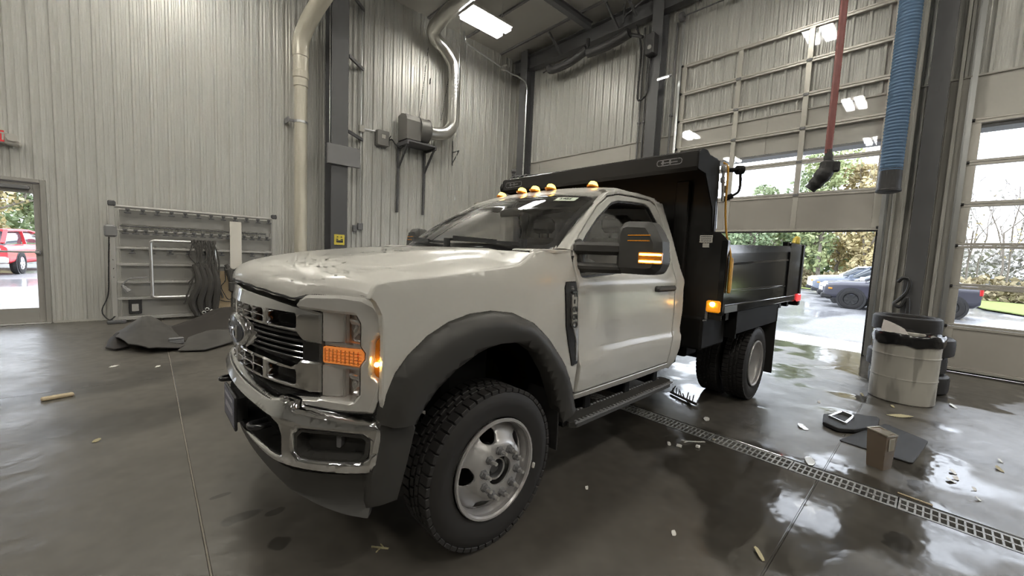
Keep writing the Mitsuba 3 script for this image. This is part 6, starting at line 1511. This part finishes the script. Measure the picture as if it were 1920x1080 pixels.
for i in range(len(pr) - 1):
    for j in range(nb):
        k = (j + 1) % nb
        f += [[i * nb + j, i * nb + k, (i + 1) * nb + k], [i * nb + j, (i + 1) * nb + k, (i + 1) * nb + j]]
one('trash_bag', trimesh.Trimesh(v, f, process=False), 'm_bag', 'shiny black trash bag folded over the rim of the pale drum', 'bag', smooth=35)
P('m_paper', (0.62, 0.58, 0.56), rough=0.7)
one('paper_sheet', panel(Polygon([(0, 0), (0.30, -0.05), (0.20, 0.10), (0.02, 0.20)]), 0.006, lambda a, b, w: np.c_[BX - 0.10 + b * 0.3 + w, BY + 0.24 - a * 1.05, 0.70 + b * 1.1 + 0.03 * np.sin(a * 9)], du=0.05), 'm_paper', 'pale sheet of cardboard sticking out of the black trash bag', 'cardboard', smooth=40)
one('trash_heap', cat([trimesh.creation.icosphere(2, 0.09).apply_scale([1, 1, 0.4]).apply_translation([BX + rngb.normal() * 0.09, BY + rngb.normal() * 0.09, 0.70]) for _ in range(7)]), 'm_bag', 'dark trash heaped inside the bag', 'trash', kind='stuff')
tire_flat = lathe([(0.25, -0.10), (0.28, -0.112), (0.345, -0.115), (0.375, -0.095), (0.38, -0.05), (0.38, 0.05), (0.375, 0.095), (0.345, 0.115), (0.28, 0.112), (0.25, 0.10), (0.24, 0.0), (0.25, -0.10)], 44)
names = ['lowest', 'second from the floor', 'third from the floor', 'topmost']
for k, (dx, dy) in enumerate(((7.33, 0.17), (7.36, 0.21), (7.30, 0.16), (7.38, 0.24))):
    tt = thing('tire', 'black tire behind the pale drum, %s of its stack' % names[k], 'tire', 'tires stacked behind the drum')
    q = tire_flat.copy()
    if k == 3: q.apply_scale([0.88, 0.88, 0.9])
    add(tt, 'casing', q, 'm_tire', 30, M=xf(0, (dx, dy, 0.117 + 0.236 * k)))
    add(tt, 'bead', lathe([(0.245, 0.085), (0.262, 0.114), (0.275, 0.116), (0.262, 0.10)], 32), 'm_rubber', 30, M=xf(0, (dx, dy, 0.117 + 0.236 * k - (0.012 if k == 3 else 0))) @ np.diag([0.88 if k == 3 else 1, 0.88 if k == 3 else 1, 1, 1]))
one('hose_loop', tube(smooth_path([(8.82, 0.44, 1.34), (8.80, 0.38, 1.41), (8.80, 0.31, 1.37), (8.80, 0.32, 1.2), (8.82, 0.40, 1.06), (8.80, 0.45, 0.99), (8.80, 0.38, 0.95), (8.80, 0.31, 1.1), (8.80, 0.29, 0.8), (8.80, 0.34, 0.5)], 6), 0.026, 8), 'm_black', 'black hose loop hung on the wall above the tires', 'hose')

zt = 0.0
P('m_floor_mat', (0.014, 0.014, 0.015), rough=0.6, spec=0.35)
fm1 = rpoly([(4.352, 0.011), (4.418, 0.471), (5.307, 0.228), (5.055, -0.066)], 0.03)
q = panel(fm1, 0.010, lambda a, b, w: np.c_[a, b, 0.012 + w + 0.004 * np.sin(a * 9 + b * 5)], du=0.06, bevel=0.004)
one('floor_mat', q, 'm_floor_mat', 'flat black rectangular mat on the wet floor beneath the carton', 'mat', smooth=40)
t = thing('floor_mat', 'black moulded mat with a raised end tray lying beside the drain and the flat mat', 'mat')
fm2 = rpoly([(4.62, 0.50), (4.70, 0.625), (4.98, 0.665), (5.24, 0.56), (5.46, 0.28), (5.05, 0.27), (4.72, 0.40)], 0.03)
add(t, 'base', panel(fm2, 0.03, lambda a, b, w: np.c_[a, b, 0.045 + w - 0.03 * np.clip((a - 4.9) / 0.5, 0, 0.9)], du=0.06, bevel=0.006), 'm_floor_mat', 40)
tp = rpoly([(4.898, 0.620), (5.193, 0.556), (5.122, 0.440), (4.788, 0.468)], 0.02)
add(t, 'tray_rim', panel(tp.difference(tp.buffer(-0.02)), 0.03, lambda a, b, w: np.c_[a, b, 0.062 + w], du=0.1, bevel=0.006), 'm_chrome', 40, label='bright metal rim of the tray')
P('m_carton', (0.15, 0.115, 0.085), rough=0.35, spec=0.5)
P('m_foil', (0.62, 0.58, 0.50), rough=0.2, metallic=0.8)
t = thing('carton', 'narrow brown carton with a shiny open top standing beside the drain grate', 'carton')
Mc = xf(-0.35, (4.105, 0.185, 0))
h0, h1 = 0.058, 0.072
v = [[-h0, -h0 * 0.9, 0], [h0, -h0 * 0.9, 0], [h0, h0 * 0.9, 0], [-h0, h0 * 0.9, 0], [-h1, -h1 * 0.8, 0.27], [h1, -h1 * 0.85, 0.255], [h1 * 1.05, h1 * 0.8, 0.275], [-h1, h1 * 0.9, 0.285]]
add(t, 'body', trimesh.convex.convex_hull(np.array(v)), 'm_carton', False, M=Mc)
vt = np.array(v[4:]); rim_ = np.vstack([vt, vt[:1]])
add(t, 'rim', cat([tube(rim_ + [0, 0, 0.004], 0.006, 6), box(-0.05, 0.05, -0.045, 0.04, 0.268, 0.274)]), 'm_foil', 40, M=Mc, label='shiny folded top')
add(t, 'label_plate', box(-0.064, -0.0615, -0.03, 0.03, 0.15, 0.24), 'm_foil', False, M=Mc @ xf(math.pi / 2 - 0.1))
add(t, 'label_plate', box(-0.04, 0.04, -0.0625, -0.060, 0.15, 0.245), 'm_foil', False, M=Mc)

P('m_litter_white', (0.66, 0.65, 0.62), rough=0.5)
P('m_wood', (0.45, 0.36, 0.24), rough=0.7)
P('m_leaf_litter', (0.33, 0.29, 0.18), rough=0.7)
P('m_cellophane', (0.70, 0.72, 0.76), rough=0.12, spec=0.6)
rngl = np.random.default_rng(31)
def scrap(x, y, sx, sy, ang, m, name, label, category, h=0.012, group=None, curl=0.5):
    k = 9
    a = np.linspace(0, 2 * math.pi, k, endpoint=False)
    pts = [(sx * math.cos(t) * rngl.uniform(0.7, 1.1), sy * math.sin(t) * rngl.uniform(0.7, 1.1)) for t in a]
    q = panel(Polygon(pts), 0.002, lambda a_, b_, w: np.c_[a_, b_, 0.004 + w + h * curl * (1 + np.sin(a_ / sx * 2 + b_ / sy * 1.5))], du=min(sx, sy) * 0.7)
    return one(name, q, m, label, category, group, M=xf(ang, (x, y, 0)), smooth=40)
def chunk(x, y, sx, sy, sz, ang, m, name, label, category, group=None):
    q = box(-sx, sx, -sy, sy, 0, sz, min(sx, sy, sz) * 0.3)
    return one(name, q, m, label, category, group, M=xf(ang, (x, y, 0.0005)), smooth=False)
chunk(3.113, 1.375, 0.022, 0.012, 0.018, 0.6, 'm_litter_white', 'plastic_clip', 'small white plastic clip left of the drain, leftmost of three', 'clip')
chunk(3.155, 1.309, 0.024, 0.020, 0.010, 0.3, 'm_litter_white', 'plastic_clip', 'flat white square clip in the middle of three beside the drain', 'clip')
chunk(3.261, 1.204, 0.020, 0.016, 0.018, 0.2, 'm_litter_white', 'plastic_clip', 'white rounded clip nearest the drain of three', 'clip')
one('plastic_fork', cat([bar((3.30, 1.29, 0.006), (3.40, 1.20, 0.006), 0.012, 0.006), bar((3.30, 1.29, 0.006), (3.245, 1.31, 0.006), 0.008, 0.005), bar((3.30, 1.29, 0.006), (3.27, 1.345, 0.006), 0.008, 0.005)]), 'm_litter_white', 'small white forked tie beside the edge of the drain', 'clip', smooth=False)
chunk(3.51, 1.17, 0.014, 0.012, 0.014, 0.2, 'm_foil', 'nut', 'small shiny nut on the bars of the drain', 'nut')
one('wood_stick', bar((3.705, 0.06, 0.006), (3.69, -0.105, 0.006), 0.010, 0.006), 'm_wood', 'thin pale stick lying along the edge of the drain', 'stick', smooth=False)
for (x, y, sx, sy, an, m, nm, lb, ct) in (
    (5.72, 0.145, 0.12, 0.045, -0.9, 'm_leaf_litter', 'dead_leaf', 'long tan dead leaf in front of the pale drum', 'leaf'),
    (4.50, 0.74, 0.075, 0.04, 0.5, 'm_cellophane', 'plastic_scrap', 'crumpled clear plastic scrap left of the mat with the tray', 'plastic scrap'),
    (3.74, 0.55, 0.07, 0.04, 0.2, 'm_cellophane', 'plastic_scrap', 'crumpled clear plastic scrap beside the drain left of the carton', 'plastic scrap'),
    (4.45, -0.205, 0.035, 0.02, 0.4, 'm_litter_white', 'paper_scrap', 'white paper scrap right of the carton, uppermost of several', 'paper scrap'),
    (4.33, -0.215, 0.03, 0.02, 0.1, 'm_litter_white', 'paper_scrap', 'white paper scrap right of the carton, wide and bent', 'paper scrap'),
    (4.25, -0.19, 0.035, 0.022, 1.0, 'm_litter_white', 'paper_scrap', 'white curled paper scrap below the bent one right of the carton', 'paper scrap'),
    (4.22, -0.30, 0.022, 0.014, 0.2, 'm_litter_white', 'paper_scrap', 'tiny white paper scrap between the puddle and the papers', 'paper scrap'),
    (4.05, -0.31, 0.02, 0.014, 0.7, 'm_litter_white', 'paper_scrap', 'tiny white scrap near the right end of the drain', 'paper scrap'),
    (4.83, -0.45, 0.05, 0.022, 0.3, 'm_leaf_litter', 'dead_leaf', 'greenish dead leaf at the right edge of the wet floor', 'leaf'),
    (5.05, -0.47, 0.03, 0.014, 0.3, 'm_litter_white', 'paper_scrap', 'white sliver beside the greenish leaf at the right', 'paper scrap'),
    (6.70, -0.24, 0.09, 0.025, 0.3, 'm_litter_white', 'paper_scrap', 'long white scrap on the floor right of the pale drum', 'paper scrap'),
    (6.05, 0.22, 0.04, 0.02, 0.3, 'm_leaf_litter', 'dead_leaf', 'small leaf just in front of the pale drum', 'leaf'),
    (6.30, 0.50, 0.05, 0.02, 0.3, 'm_leaf_litter', 'dead_leaf', 'small curled leaf left of the pale drum', 'leaf'),
    (5.49, 0.785, 0.025, 0.018, 0.3, 'm_litter_white', 'paper_scrap', 'small white scrap between drum and mat', 'paper scrap'),
    (3.92, 1.387, 0.045, 0.03, 0.3, 'm_litter_white', 'paper_scrap', 'round white scrap on the wet floor below the rear wheel', 'paper scrap'),
    (2.10, 0.86, 0.02, 0.015, 0.3, 'm_litter_white', 'paper_scrap', 'tiny white scrap on the dark floor right of the front wheel', 'paper scrap'),
    (2.07, 1.424, 0.014, 0.010, 0.3, 'm_litter_white', 'paper_scrap', 'tiny white speck on the dark floor close to the front wheel', 'paper scrap'),
    (2.30, 0.50, 0.05, 0.02, 0.7, 'm_leaf_litter', 'dead_leaf', 'brown leaf at the bottom of the picture beside the floor joint', 'leaf'),
    (-0.29, 4.05, 0.03, 0.02, 0.3, 'm_leaf_litter', 'dead_leaf', 'small leaf on the dry floor left of the truck', 'leaf'),
    (0.072, 6.09, 0.03, 0.015, 0.3, 'm_litter_white', 'paper_scrap', 'small white sliver in front of the heap of mats', 'paper scrap'),
    (-0.30, 6.34, 0.05, 0.015, 0.1, 'm_litter_white', 'paper_scrap', 'pale sliver left of the heap of mats', 'paper scrap')):
    scrap(x, y, sx, sy, an, m, nm, lb, ct)
one('twig', cat([bar((0.80, 1.80, 0.006), (0.86, 1.735, 0.006), 0.007, 0.006), bar((0.83, 1.765, 0.006), (0.80, 1.745, 0.010), 0.005, 0.005), bar((0.845, 1.75, 0.006), (0.84, 1.785, 0.010), 0.005, 0.005)]), 'm_leaf_litter', 'small forked twig on the dark floor below the front wheel', 'twig', smooth=False)
tw = [bar((4.35, 1.95, 0.02), (4.20, 1.60, 0.02), 0.02, 0.02), bar((4.25, 1.72, 0.015), (4.12, 1.62, 0.015), 0.014, 0.014)]
for k in range(9):
    y = 1.66 + 0.035 * k
    tw.append(bar((4.22 + 0.35 * (y - 1.6), y, 0.02), (4.30 + 0.35 * (y - 1.6) + rngl.normal() * 0.02, y + 0.03 + rngl.normal() * 0.02, 0.05 + rngl.random() * 0.03), 0.010, 0.008))
one('branch', cat(tw), 'm_harness', 'dark twiggy branch on the wet floor beneath the truck', 'branch', smooth=False)
chunk(-0.62, 5.35, 0.10, 0.03, 0.03, 0.2, 'm_wood', 'wood_block', 'dark wooden offcut on the floor at the left picture edge', 'wood')
